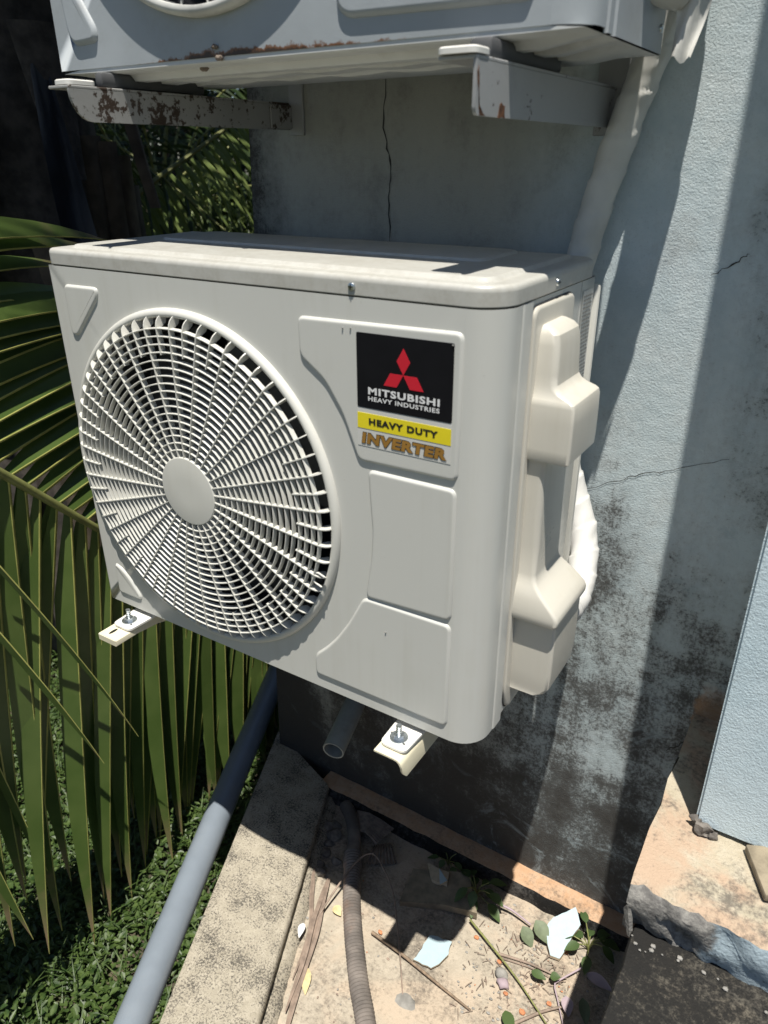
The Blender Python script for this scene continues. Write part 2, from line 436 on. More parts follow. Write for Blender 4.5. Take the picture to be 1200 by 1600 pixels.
def emboss(poly, y, h, w=.005, last=1.5):
    """raised field on a front plane y: base outline poly (x,z), flat top inset by w, rising h towards the viewer"""
    bm = B(); L = []
    for t, hh in ((0, -.0015), (.0, 0), (.12, .22), (.62, .85), (.85, .97), (1, 1), (last, 1)):
        q = inset(poly, w * t) if t else poly
        L.append([(a, y - h * hh if hh >= 0 else y + .0015, c) for a, c in q])
    return loft(bm, L, cap0=False)
def plate_poly(poly, y0, y1):
    return loft(B(), [[(a, y0, c) for a, c in poly], [(a, y1, c) for a, c in poly]])
def flat_poly(poly, z0, z1, jag=0):
    lo = [(a, b, z0) for a, b in poly]; hi = [(a, b, z1) for a, b in poly]
    return loft(B(), [lo, hi])
def text_mesh(body, x0, x1, z0, z1, y, bold=0, shear=0):
    cu = bpy.data.curves.new('lettering', 'FONT'); cu.body = body; cu.size = 1; cu.extrude = .0; cu.offset = bold; cu.shear = shear; cu.space_character = 1.14
    cu.resolution_u = 3
    tmp = bpy.data.objects.new('lettering_tmp', cu); COL.objects.link(tmp)
    dg = bpy.context.evaluated_depsgraph_get(); dg.update()
    me = bpy.data.meshes.new_from_object(tmp.evaluated_get(dg))
    bpy.data.objects.remove(tmp); bpy.data.curves.remove(cu)
    bm = B(); bm.from_mesh(me); bpy.data.meshes.remove(me)
    xs = [v.co.x for v in bm.verts]; ys = [v.co.y for v in bm.verts]
    a, b, c, d = min(xs), max(xs), min(ys), max(ys)
    for v in bm.verts:
        v.co = Vector((x0 + (v.co.x - a) / (b - a) * (x1 - x0), y, z0 + (v.co.y - c) / (d - c) * (z1 - z0)))
    bmesh.ops.recalc_face_normals(bm, faces=bm.faces)
    for f in bm.faces:
        f.normal_update()
        if f.normal.y > 0: f.normal_flip()
        f.smooth = False
    return bm
def lumpy(bm, amt, freq, seed=0, only=None):
    for v in bm.verts:
        if only and not only(v.co): continue
        p = v.co * freq + Vector((seed, seed * 1.7, seed * .3))
        v.co += Vector((pnoise(p), pnoise(p + Vector((31, 0, 0))), pnoise(p + Vector((0, 57, 0))))) * amt
    return bm
def rock(c, r, seed, flat=.6, sub=2):
    bm = B(); bmesh.ops.create_icosphere(bm, subdivisions=sub, radius=1)
    for v in bm.verts:
        n = 1 + .35 * pnoise(v.co * 1.6 + Vector((seed * 3.1, seed, 0)))
        v.co = Vector((v.co.x * r * n, v.co.y * r * n * .8, v.co.z * r * flat * n)) + Vector(c)
    return bm

# ================================================================ SETTING
GZ = -1.20          # garden level
FZ = -.80           # floor of the recess at the wall foot
WY = .46            # face of the wall
bm = B()
N = 60
xs = [-60 + 120 * i / N for i in range(N + 1)]
v = [[bm.verts.new((x, y, GZ)) for x in xs] for y in xs]
for j in range(N):
    for i in range(N): bm.faces.new((v[j][i], v[j][i + 1], v[j + 1][i + 1], v[j + 1][i]))
struct('garden_ground', bm, 'soil')

# the building: one wall with a slightly leaning left corner
bm = B()
lo = [(-.03, WY), (1.9, WY), (1.9, 4.4), (-.05, 4.4)]
hi = [(.105, WY), (1.9, WY), (1.9, 4.4), (.1, 4.4)]
loft(bm, [[(a, b, GZ - .05) for a, b in lo], [(a, b, 2.6) for a, b in hi]])
wall = thing('building_wall', 'pale blue plaster wall stained with black mould behind both units', 'wall', (0.9, .46, GZ))
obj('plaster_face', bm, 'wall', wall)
def crack(P, w, seed):
    bm = B(); P = spline(P, 6); random.seed(seed); L = []
    for i, p in enumerate(P):
        t = (P[min(i + 1, len(P) - 1)] - P[max(0, i - 1)]).normalized(); nrm = Vector((-t.z, 0, t.x))
        ww = w * (.35 + random.random()) * (.3 + .7 * math.sin(PI * (i + .5) / len(P)))
        p = p + nrm * random.uniform(-.0022, .0022); L.append((p + nrm * ww, p - nrm * ww))
    for (a, b), (c, d) in zip(L, L[1:]):
        q = [bm.verts.new(Vector((k.x, WY - .0012, k.z))) for k in (a, b, d, c)]; bm.faces.new(q)
    obj('crack', bm, 'crack', wall)
crack([(.361, 0, .92), (.355, 0, .831), (.369, 0, .770), (.365, 0, .707), (.369, 0, .60)], .0016, 1)
crack([(.74, 0, .232), (.763, 0, .235), (.820, 0, .264), (.872, 0, .291), (.922, 0, .310), (1.005, 0, .347)], .0007, 2)
crack([(.928, 0, .624), (.959, 0, .644), (.974, 0, .658)], .0009, 3)
crack([(1.0, 0, -.262), (1.021, 0, -.241), (1.045, 0, -.206), (1.067, 0, -.172)], .0018, 4)

# deep pilaster at the right
bm = B(); box(bm, 1.091, 1.62, .192, WY + .02, -.152, 2.6)
bmesh.ops.bevel(bm, geom=[e for e in bm.edges], offset=.004, segments=2, affect='EDGES')
p = obj('pilaster', bm, 'pilaster'); tag(p, 'sunlit pale blue stucco pilaster standing on the worn ledge', 'pilaster')
# worn ledge under the pilaster, with a broken left end
def jag_ring(pts, step, amt, seed):
    random.seed(seed); out = []
    for i in range(len(pts)):
        a, b = Vector(pts[i]), Vector(pts[(i + 1) % len(pts)]); n = max(1, int((b - a).length / step))
        for k in range(n):
            q = a.lerp(b, k / n); out.append((q.x + random.uniform(-amt, amt), q.y + random.uniform(-amt, amt)))
    return out
bm = B()
# top sheet as a grid, front face bumpy
def ledge_grid():
    bm = B(); random.seed(3)
    nx, prof = 46, []
    prof = [(.470, -.158), (.40, -.157), (.33, -.158), (.27, -.159), (.21, -.160), (.15, -.160), (.10, -.161), (.06, -.163), (.043, -.168), (.036, -.180), (.036, -.195), (.038, -.21), (.040, -.225), (.044, -.24), (.046, -.258)]
    x0, x1 = 1.034, 1.75
    rows = []
    for j, (yy, zz) in enumerate(prof):
        row = []
        for i in range(nx + 1):
            t = i / nx; x = x0 + (x1 - x0) * t ** 1.5
            q = Vector((x, yy, zz)) * 22
            dn = pnoise(q) * .0045 + pnoise(q * 3) * .0028 + pnoise(q * 8) * .0012
            off = 0
            if i == 0: x += pnoise(Vector((yy * 40, zz * 40, 5))) * .014 + pnoise(Vector((yy * 130, zz * 130, 9))) * .006 + .004
            if j >= 7: row.append(bm.verts.new((x, yy + dn * 1.6 + .010 * max(0, min(1, (pnoise(Vector((x * 24, zz * 24, 1))) - .05) * 6)), zz + dn * .4)))
            else: row.append(bm.verts.new((x, yy, zz + dn)))
        rows.append(row)
    for a, b in zip(rows, rows[1:]):
        for i in range(nx):
            f = bm.faces.new((a[i], a[i + 1], b[i + 1], b[i]))
    # left end
    botl = [bm.verts.new((r[0].co.x + .012, r[0].co.y, -.262)) for r in rows]
    for k in range(len(rows) - 1): bm.faces.new((rows[k][0], rows[k + 1][0], botl[k + 1], botl[k]))
    bmesh.ops.recalc_face_normals(bm, faces=bm.faces)
    bm.normal_update()
    for f in bm.faces:
        if abs(f.normal.y) > .6 or f.normal.x < -.6: f.material_index = 1
    return bm
led = obj('worn_ledge', ledge_grid(), ['ledge', 'ledgefront'], None, 40)
tag(led, 'broken cream and orange rendered ledge at the foot of the pilaster', 'ledge')
for i, (c, r) in enumerate((((1.104, .187, -.151), .013), ((1.120, .184, -.155), .007), ((1.093, .194, -.145), .009))):
    tag(obj('mortar_lump', lumpy(rock(c, r, 40 + i, .9, 3), .006, 90, i), 'mortarstone', None, 30), 'rough mortar lump at the broken lower corner of the pilaster', 'mortar lump', 'mortar lumps at the pilaster corner')
# dark mouldy slab in front
bm = B()
ring = jag_ring([(1.052, .43), (1.052, -.9), (3.2, -.9), (3.2, .43)], .03, .0015, 5)
loft(bm, [[(a, b, GZ - .05) for a, b in ring], [(a, b, -.256) for a, b in ring], [(a + (.003 if a < 1.1 else 0), b, -.250) for a, b in ring]])
struct('paved_slab', bm, 'slab', 40)
bm = B()
for i in range(16):
    x = 1.05 + random.random() ** 1.6 * .35; y = .03 - abs(random.gauss(0, .012))
    r = random.uniform(.0015, .0045)
    q = rock((x, y, -.247), r, i, .7, 1); me = bpy.data.meshes.new('t'); q.to_mesh(me); q.free(); bm.from_mesh(me); bpy.data.meshes.remove(me)
o = obj('mortar_crumbs', bm, 'stone'); o['kind'] = 'stuff'; tag(o, 'small pale mortar crumbs along the joint below the ledge', 'crumbs')
bm = B(); box(bm, 1.180, 1.33, .10, .186, -.156, -.142, .003)
bmesh.ops.rotate(bm, verts=bm.verts, cent=Vector((1.18, .15, -.15)), matrix=Matrix.Rotation(.45, 3, 'Z'))
tag(obj('wooden_offcut', bm, 'wood', None, 30), 'small brown wooden offcut lying on the ledge by the pilaster', 'wood offcut')

# recess floor, skirting strip, kerb
bm = B(); nx, ny = 70, 90
V = []
for j in range(ny + 1):
    row = []
    for i in range(nx + 1):
        y = -.9 + 1.36 * j / ny; x0_ = .10 + (.405 - y) / 1.305 * .56; x = x0_ + (1.07 - x0_) * i / nx
        q = Vector((x * 9, y * 9, 0)); row.append(bm.verts.new((x, y, FZ + pnoise(q) * .005 + pnoise(q * 4) * .0015)))
    V.append(row)
for j in range(ny):
    for i in range(nx): bm.faces.new((V[j][i], V[j][i + 1], V[j + 1][i + 1], V[j + 1][i]))
struct('recess_floor', bm, 'floor', 60)
bm = B(); nx = 80; L = []
for i in range(nx + 1):
    x = .17 + (1.052 - .17) * i / nx
    e = .407 + pnoise(Vector((x * 25, 2, 0))) * .004 + pnoise(Vector((x * 90, 7, 0))) * .002
    h = -.757 + pnoise(Vector((x * 20, 9, 0))) * .002
    L.append([(x, WY + .01, h), (x, e + .012, h), (x, e + .003, h - .002), (x, e, h - .008), (x, e - .002, -.78), (x, e - .006, FZ - .02)])
loft(bm, L, close=False)
bm.normal_update()
for f in bm.faces:
    if abs(f.normal.y) > .6: f.material_index = 1
struct('wall_footing_strip', bm, ['skirt', 'mouldconc'], 40)
# skewed kerb running out from the wall corner
A0 = Vector((-.055, .50)); A1 = Vector((.555, -.90)); Bv0 = Vector((.205, .405)); Bv1 = Vector((.765, -.90))
bm = B(); L = []; nk = 110
for k in range(nk + 1):
    t = k / nk; a = A0.lerp(A1, t); b = Bv0.lerp(Bv1, t)
    d = (b - a).normalized(); w = (b - a).length
    h = -.748; s = []
    j = pnoise(Vector((t * 60, 3, 0))) * .002 + pnoise(Vector((t * 200, 3, 0))) * .0012
    for u, z in ((.004, GZ - .05), (.0, h - .012), (.004, h - .003), (.012, h)): s.append((a + d * u, z))
    for u in (.05, .10, .15, .2): 
        q = a + d * u; s.append((q, h + pnoise(Vector((q.x * 30, q.y * 30, 0))) * .0016))
    for u, z in ((w - .010, h), (w - .004 + j, h - .003), (w + j, h - .012), (w - .006 + j, h - .030), (w - .004, h - .037), (w + .008 + j, h - .034), (w + .012 + j, h - .036), (w + .030 + j * 3, FZ + .004), (w + .04, FZ - .03)): s.append((a + d * u, z))
    L.append([(q.x, q.y, z) for q, z in s])
loft(bm, L, close=False)
struct('concrete_kerb', bm, 'kerb', 40)

# ================================================================ LOWER UNIT
W, H, D = .80, .6302, .328
U = thing('air_conditioner', 'clean ivory outdoor air conditioner unit with round grille, lower of the two on the wall', 'air conditioner', (.4, .16, 0), 'outdoor air conditioner units')
FC = (.287, .304); FR = .270           # fan opening
# front panel: flat sheet with a round opening, wrapping round the right corner
bm = B(); XF = .755
angs = sorted(set([2 * PI * k / 120 for k in range(120)] + [math.atan2(z - FC[1], x - FC[0]) % (2 * PI) for x in (0.004, XF) for z in (0, H)]))
inn, out = [], []
for a in angs:
    c, s = math.cos(a), math.sin(a); ts = []
    if c > 1e-9: ts.append((XF - FC[0]) / c)
    if c < -1e-9: ts.append((.004 - FC[0]) / c)
    if s > 1e-9: ts.append((H - FC[1]) / s)
    if s < -1e-9: ts.append((0 - FC[1]) / s)
    t = min(ts); inn.append((FC[0] + FR * c, 0, FC[1] + FR * s)); out.append((FC[0] + t * c, 0, FC[1] + t * s))
iv = [bm.verts.new(p) for p in inn]; ov = [bm.verts.new(p) for p in out]; n = len(angs)
iv2 = [bm.verts.new((p[0], .012, p[2])) for p in inn]
for k in range(n):
    bm.faces.new((iv[k], iv[(k + 1) % n], ov[(k + 1) % n], ov[k])); bm.faces.new((iv2[k], iv2[(k + 1) % n], iv[(k + 1) % n], iv[k]))
prof = [(XF, 0)] + [(XF + .045 * math.sin(.5 * PI * k / 10), .045 - .045 * math.cos(.5 * PI * k / 10)) for k in range(1, 11)] + [(.8, .0555), (.796, .0555)]
loft(bm, [[(x, y, 0), (x, y, H)] for x, y in prof], close=False)
loft(bm, [[(x, y, 0), (x, y, H)] for x, y in [(.004, 0), (.0012, .0012), (0, .004), (0, .05)]], close=False)
loft(bm, [[(x, y, 0), (x, y + .014 if y < .02 else y, .0), ] for x, y in [(.004, 0)] + prof[:6]], close=False)
bmesh.ops.remove_doubles(bm, verts=bm.verts, dist=1e-5)
bmesh.ops.recalc_face_normals(bm, faces=bm.faces)
front = obj('front_panel', bm, 'shell', U, 35)
badge = [(.5120, .6000), (.7545, .6040), (.7535, .4185), (.6045, .4170), (.5943, .4431), (.5797, .4792), (.5522, .5201), (.5124, .5482)]
def arc_side(p0, p1, bulge, n=8):
    """points along an arc from p0 to p1 bending sideways by bulge"""
    a, b = Vector(p0), Vector(p1); m = Vector((-(b - a).y, (b - a).x)).normalized()
    return [tuple(a.lerp(b, k / n) + m * bulge * 4 * (k / n) * (1 - k / n)) for k in range(n + 1)]
E = [[(.0340, .6030), (.1165, .6038), (.1155, .5880), (.0490, .5205), (.0335, .5230)],
     [(.0335, .0895), (.0490, .0850), (.0700, .0700), (.0985, .0330), (.0930, .0240), (.0335, .0240)],
     badge,
     [(.6190, .4072), (.7525, .4072), (.7525, .2110), (.6120, .2040)] + [(.6164, .2336), (.6222, .2700), (.6250, .3166), (.6218, .3583)],
     [(.6080, .2022), (.7525, .2040), (.7525, .0255), (.5110, .0255), (.5114, .0631), (.5350, .0860), (.5560, .1110), (.5807, .1492)]]
for q in E:
    obj('embossed_panel', emboss(roundpoly(q, .011, 5), 0, .0036, .0042), 'shell', front, 60)

# lid
lid_loops = []
for g, z in ((-.012, .632), (-.0008, .6315), (.0002, .6325), (.0002, .6332), (.0002, .6482), (.0002, .6490), (-.0004, .6520), (-.0020, .6545), (-.0045, .6558), (-.0075, .6562), (-.0085, .6562), (-.0270, .6560), (-.0280, .6560), (-.0300, .6568), (-.0325, .6600), (-.0345, .6608), (-.0355, .6608), (-.0420, .6608)):
    rr = [max(.004, r + g) for r in (.016, .047, .034, .016)]
    lid_loops.append([(x, y, z) for x, y in rrect(0 - g, W + g, 0 - g, D + g, rr, 8)])
lid = obj('top_lid', loft(B(), lid_loops), 'lid', U, 70)
obj('raised_rib', loft(B(), [[(x, y, z) for x, y in rrect(.09 + i, .70 - i, .155 + i * .4, .285 - i * .4, [.02] * 4, 6)] for i, z in ((0, .6602), (.003, .6640), (.007, .6646))]), 'lid', lid, 50)
def screw(c, nrm, r, parent, name='screw', mat='zinc'):
    c = Vector(c); nrm = Vector(nrm).normalized(); bm = B(); u, v = frame(nrm)
    L = [[c + nrm * h + (u * math.cos(2 * PI * k / 16) + v * math.sin(2 * PI * k / 16)) * r * q for k in range(16)] for q, h in ((1, -.001), (1, .0008), (.86, .0022), (.4, .003))]
    loft(bm, L); o = obj(name, bm, mat, parent, 40)
    bm = B()
    for a, b in ((u, v), (v, u)):
        q = [c + nrm * .0032 + a * r * .55 * s1 + b * r * .12 * s2 for s1, s2 in ((-1, -1), (1, -1), (1, 1), (-1, 1))]
        bm.faces.new([bm.verts.new(p) for p in q])
    return o
def cross_slot(c, nrm, r, parent):
    c = Vector(c); nrm = Vector(nrm); u, v = frame(nrm); bm = B()
    for i, (a, b) in enumerate(((u, v), (v, u))):
        q = [c + nrm * (.0033 + i * .0002) + a * r * .6 * s1 + b * r * .14 * s2 for s1, s2 in ((-1, -1), (1, -1), (1, 1), (-1, 1))]
        bm.faces.new([bm.verts.new(p) for p in q])
    bmesh.ops.recalc_face_normals(bm, faces=bm.faces)
    obj('cross_slot', bm, 'ink', parent)
for c, nn in (((.599, -.0005, .6425), (0, -1, 0)), ((.8005, .161, .6425), (1, 0, 0))):
    s_ = screw(c, nn, .0052, lid); cross_slot(c, nn, .0052, lid)

# side and back casing
bm = B()
loft(bm, [[(x, y, .006), (x, y, H)] for x, y in [(.7985, .0575), (.7985, .262), (.796, .264), (.7985, .266), (.7985, .318), (.795, .326), (.785, D), (.02, D), (.002, .32), (.002, .06)]], close=False)
bm.faces.new([bm.verts.new(p) for p in ((.002, .02, .012), (.770, .02, .012), (.790, .05, .012), (.795, D - .002, .012), (.002, D - .002, .012))])
casing = obj('side_casing', bm, 'shell', U, 30)
bm = B()
loft(bm, [[(x, y, .0), (x, y, H)] for x, y in [(.7985, .0560), (.8005, .0572), (.8015, .0600), (.8015, .083), (.7995, .0845)]], close=False)
obj('edge_strip', bm, 'shell', U, 40)
# spec label on the back part of the right side
lab = B(); lab.faces.new([lab.verts.new(p) for p in ((.7992, .272, .47), (.7992, .316, .47), (.7992, .316, .616), (.7992, .272, .616))])
lb = obj('specification_label', lab, 'stickwhite', casing)
bm = B(); random.seed(5)
for k in range(24):
    z = .606 - k * .0055; y = .276
    while y < .309:
        l = random.uniform(.002, .008); y2 = min(.312, y + l)
        bm.faces.new([bm.verts.new(p) for p in ((.7997, y, z), (.7997, y2, z), (.7997, y2, z + .0027), (.7997, y, z + .0027))]); y = y2 + .0012
o = obj('label_text', bm, 'greyink', lb); o['kind'] = 'stuff'
# guard rail along the back edge
obj('corner_guard', box(B(), .789, .8045, D - .002, D + .007, .03, .618, .003), 'plastic', U, 40)

# service cover on the right side: lofted out of the casing by height
cover_bm = B()
def cover_loop(z, xo, y0, y1, r=.016, xb=.800):
    # outline in (y, x): starts at base front, round the outer face, back to base
    P = rrect(y0, y1, xb - .02, xo, [.001, .001, r, r], 6)
    return [(b, a, z) for a, b in P]
sec = [(.046, .812, .112, .200), (.050, .846, .104, .206), (.056, .857, .105, .209), (.066, .8635, .104, .210), (.090, .8655, .103, .211), (.130, .866, .102, .211), (.184, .866, .102, .211),
       (.1855, .8695, .090, .215), (.190, .8710, .088, .217), (.197, .8715, .088, .217), (.204, .8690, .088, .216), (.213, .8610, .089, .214), (.222, .8520, .090, .211), (.231, .8430, .092, .207), (.239, .8355, .095, .203), (.247, .8305, .098, .199), (.256, .829, .100, .197),
       (.300, .829, .101, .197), (.340, .828, .101, .197), (.395, .828, .101, .197), (.419, .8285, .101, .197), (.4265, .8295, .100, .197),
       (.4275, .8585, .0955, .1985), (.430, .8605, .0945, .1995), (.445, .8612, .0943, .1996), (.480, .8610, .0945, .1994), (.502, .8603, .0948, .1990), (.507, .8585, .0955, .1985), (.510, .855, .097, .197),
       (.516, .843, .099, .195), (.521, .836, .100, .194), (.527, .8325, .101, .193), (.540, .8315, .102, .192), (.575, .8300, .104, .190), (.588, .8270, .106, .188), (.594, .8215, .109, .185), (.598, .813, .113, .181), (.599, .802, .116, .178)]
loft(cover_bm, [cover_loop(z, xo, y0, y1, (.004 if .425 < z < .512 else .006 if z < .26 else .009)) for z, xo, y0, y1 in sec])
cover = obj('service_cover', cover_bm, 'cover', U, 24)
pp_ = roundpoly([(.0865, .622), (.2240, .622), (.2330, .30), (.2250, .016), (.1000, .010), (.0865, .05)], .014, 4)
bm = B(); L = []
for i, (d_, x) in enumerate(((0, .797), (0, .8025), (.0015, .8040), (.004, .8045))):
    L.append([(x, a, c) for a, c in inset(pp_, d_)])
loft(bm, L, cap0=False); obj('cover_base', bm, 'cover', U, 40)
bm = B(); L = []
pq = roundpoly([(.0855, .6232), (.2252, .6232), (.2345, .30), (.2262, .0145), (.0990, .0085), (.0855, .049)], .015, 4)
loft(bm, [[(.7993, a, c) for a, c in inset(pq, -.0012)], [(.7996, a, c) for a, c in pq]]); obj('cover_gap', bm, 'dark', U)

# fan, shroud and coil inside
bm = B(); n = 64
L = [[(FC[0] + r * math.cos(2 * PI * k / n), y, FC[1] + r * math.sin(2 * PI * k / n)) for k in range(n)] for r, y in ((FR + .003, .012), (FR - .006, .02), (FR - .012, .05), (FR - .012, .15))]
loft(bm, L, cap0=False, cap1=False); obj('fan_shroud', bm, 'fan', U, 60)
bm = B(); box(bm, .01, .70, .245, .270, .02, .615); obj('coil', bm, 'coil', U)
bm = B(); box(bm, .56, .565, .015, .24, .02, .61); box(bm, .006, .560, .15, .153, .012, .034); obj('divider', bm, 'dark', U)
fan = B(); loft(fan, [[(FC[0] + r * math.cos(2 * PI * k / 24), y, FC[1] + r * math.sin(2 * PI * k / 24)) for k in range(24)] for r, y in ((.03, .052), (.055, .058), (.062, .075), (.062, .125))])
fhub = obj('fan_rotor', fan, 'fan', U, 40)
for b_ in range(3):
    bm = B(); rows = []
    for i in range(9):
        r = .055 + (.245 - .055) * i / 8; row = []
        for j in range(9):
            t = j / 8; a = b_ * 2 * PI / 3 + .4 - (t - .5) * (1.35 + .35 * i / 8) + .25 * i / 8
            y = .07 + .05 * t * (1 - .2 * i / 8) + .012 * math.sin(PI * t)
            row.append((FC[0] + r * math.cos(a), y, FC[1] + r * math.sin(a)))
        rows.append(row)
    loft(bm, rows, close=False); o = obj('fan_blade', bm, 'fan', fhub, 60)

# grille: rim, hub disc, rings and spokes
YG = -.0195
def gy(r): return YG - .003 * (1 - (r / .26) ** 2) + .0
rim = B(); n = 120
prof = [(.2835, .0005), (.2835, -.0035), (.2820, -.0065), (.2790, -.0090), (.2755, -.0098), (.2722, -.0090), (.2705, -.0060), (.2700, .010)]
loft(rim, [[(FC[0] + r * math.cos(2 * PI * k / n), y, FC[1] + r * math.sin(2 * PI * k / n)) for k in range(n)] for r, y in prof], cap0=False, cap1=False)
GR = obj('fan_grille', rim, 'plastic', U, 50, 'round ivory plastic fan grille of thin rings and spokes')
bm = B(); n = 64
L = [[(FC[0] + r * math.cos(2 * PI * k / n), y, FC[1] + r * math.sin(2 * PI * k / n)) for k in range(n)] for r, y in ((.0575, -.010), (.0575, gy(.05) - .0003), (.0570, gy(.05) - .0009), (.0560, gy(.05) - .0011), (.02, gy(.05) - .0012))]
loft(bm, L); obj('hub_disc', bm, 'plastic', GR, 40)
for i in range(1, 18):
    r = .0575 + .0117 * i; n = 96; w = .00105; y0 = gy(r)
    bm = B()
    sect = [(r - w, y0 + .0085), (r - w, y0 + .0008), (r - w * .5, y0), (r + w * .5, y0), (r + w, y0 + .0008), (r + w, y0 + .0085)]
    L = [[(FC[0] + a * math.cos(2 * PI * k / n), y, FC[1] + a * math.sin(2 * PI * k / n)) for k in range(n)] for a, y in sect]
    L.append(L[0]); loft(bm, L, cap0=False, cap1=False)
    obj('grille_ring', bm, 'plastic', GR, 50)
for k in range(60):
    a = 2 * PI * k / 60 + .5 * PI; ca, sa = math.cos(a), math.sin(a)
    r0 = .056 if k % 2 == 0 else .0575 + .0117 * 13.7
    bm = B(); w = .00085; pts = []
    rr = [r0 + (.2565 - r0) * i / 6 for i in range(7)]
    frontl = [(r, gy(r) - .0006) for r in rr] + [(.2625, YG + .0008), (.2675, YG + .0030), (.2710, YG + .0065), (.2735, -.0092)]
    backl = [(.2722, .004), (.262, .0)] + [(r, gy(r) + .0095) for r in reversed(rr)]
    P = frontl + backl
    L = [[(FC[0] + r * ca - s * w * sa, y, FC[1] + r * sa + s * w * ca) for r, y in P] for s in (-1, 1)]
    loft(bm, L); obj('grille_spoke', bm, 'plastic', GR, None)
# small loop clip on the rim
bm = B(); aa = -.33; c = Vector((FC[0] + .262 * math.cos(aa), -.016, FC[1] + .262 * math.sin(aa)))
e = Vector((math.cos(aa), 0, math.sin(aa))); t_ = Vector((-math.sin(aa), 0, math.cos(aa)))
tube(bm, [c + e * .012 + t_ * .010, c + t_ * .010, c - e * .008 + t_ * .006, c - e * .010, c - e * .008 - t_ * .006, c - t_ * .010, c + e * .012 - t_ * .010], .0016, 8)
obj('clip_loop', bm, 'plastic', GR, 60)

# stickers and lettering on the badge panel
YS = -.0037
def sheet(x0, x1, z0, z1, y): return plate_poly([(x0, z0), (x1, z0), (x1, z1), (x0, z1)], y, y + .0006)
ST = obj('brand_sticker', plate_poly(roundpoly([(.6065, .4937), (.7436, .4943), (.7436, .5908), (.6065, .5895)], .002, 2), YS - .0008, YS + .0002), 'black', front)
def diamond(c, ax, l, w):
    """rhombus with one tip at c, long axis along ax"""
    c = Vector(c); ax = Vector(ax).normalized(); s = Vector((-ax.y, ax.x))
    return [tuple(c), tuple(c + ax * l / 2 + s * w / 2), tuple(c + ax * l), tuple(c + ax * l / 2 - s * w / 2)]
lc = (.6754, .5438)
for ang in (90, 210, 330):
    q = diamond(lc, (math.cos(math.radians(ang)), math.sin(math.radians(ang))), .0330, .0191)
    obj('diamond_emblem', plate_poly(q, YS - .0012, YS - .0007), 'red', ST)
obj('lettering', text_mesh('MITSUBISHI', .6236, .7269, .5124, .5220, YS - .0012, .038), 'white', ST)
obj('lettering', text_mesh('HEAVY INDUSTRIES', .6236, .7269, .5040, .5100, YS - .0012, .030), 'white', ST)
S2 = obj('series_sticker', sheet(.6060, .7436, .4410, .4930, YS - .0004), 'stickwhite', front)
obj('yellow_band', sheet(.6062, .7434, .4655, .4866, YS - .0008), 'yellow', S2)
obj('lettering', text_mesh('HEAVY DUTY', .6240, .7258, .4717, .4809, YS - .0012, .050), 'ink', S2)
obj('lettering', text_mesh('INVERTER', .6118, .7388, .4445, .4607, YS - .0009, .085, .10), 'ink', S2)
obj('lettering', text_mesh('INVERTER', .6124, .7382, .4450, .4600, YS - .0012, .055, .10), 'gold', S2)
# tiny paint chips / dots on the shell
bm = B(); random.seed(2)
for x, z in ((.586, .592), (.598, .593), (.648, .157), (.742, .5885)):
    q = B(); bmesh.ops.create_icosphere(q, subdivisions=1, radius=.0013); bmesh.ops.translate(q, verts=q.verts, vec=(x, -.0046, z))
    me = bpy.data.meshes.new('t'); q.to_mesh(me); q.free(); bm.from_mesh(me); bpy.data.meshes.remove(me)
o = obj('paint_specks', bm, 'greyink', front); o['kind'] = 'stuff'

# feet with bolts (part of the unit), brackets are things of their own
def foot(cx, y0, z, w, parent):
    P = roundpoly([(cx - w / 2, y0), (cx + w / 2, y0), (cx + w / 2 + .004, .03), (cx - w / 2 - .004, .03)], .010, 4)
    bm = loft(B(), [[(a, b, z - .005) for a, b in P], [(a, b, z - .001) for a, b in P], [(a, b, z) for a, b in inset(P, .002)]])
    f = obj('foot', bm, 'foot', parent, 40)
    c = Vector((cx - .001, y0 + .022, z))
    def cyl(r0, r1, h0, h1, n): return loft(B(), [[(c.x + r * math.cos(2 * PI * k / n), c.y + r * math.sin(2 * PI * k / n), z + h) for k in range(n)] for r, h in ((r0, h0), (r1, h1))])
    obj('washer', cyl(.0145, .0142, -.0005, .0020, 28), 'zinc', f, 40)
    obj('nut', cyl(.0085, .0085, .0020, .0078, 6), 'zinc', f, None)
    bm = B()
    for k in range(9):
        q = cyl(.0041 if k % 2 else .0046, .0046 if k % 2 else .0041, .0076 + k * .0019, .0076 + (k + 1) * .0019, 12)
        me = bpy.data.meshes.new('t'); q.to_mesh(me); q.free(); bm.from_mesh(me); bpy.data.meshes.remove(me)
    obj('bolt', bm, 'zinc', f, 30)
    bm = B()
    for dx, dy in ((-.015, .004), (.014, -.008)):
        bm.faces.new([bm.verts.new((c.x + dx + .0018 * math.cos(2 * PI * k / 10), c.y + dy + .0018 * math.sin(2 * PI * k / 10), z + .0003)) for k in range(10)])
    obj('hole', bm, 'ink', f)
foot(.684, -.045, -.012, .044, U)
foot(.083, -.048, -.012, .046, U)
def bracket(root, x_web, xl, y_front, z_top, drop, yw, mat, matflange=None, thick=.003, rear=.03, nose=.02):
    """angle-iron arm: top flange from xl to x_web, vertical web under the right edge, wall plate at the back"""
    P = [(y_front, z_top)] + [(y_front + nose * (1 - math.cos(a)), z_top - drop + nose * .9 * (1 - math.sin(a))) for a in [PI * k / 12 for k in range(1, 7)]][0:0]
    prof = [(y_front, z_top), (yw, z_top), (yw, z_top - drop)] + [(y_front + nose - nose * math.sin(t), z_top - drop + nose - nose * math.cos(t)) for t in [PI / 2 * k / 6 for k in range(7)]]
    bm = loft(B(), [[(x_web, a, b) for a, b in prof], [(x_web + thick, a, b) for a, b in prof]])
    obj('bracket_web', bm, mat, root, 30)
    bm = box(B(), xl, x_web + thick, y_front, yw, z_top - thick, z_top, .001, 1); obj('bracket_flange', bm, matflange or mat, root, 30)
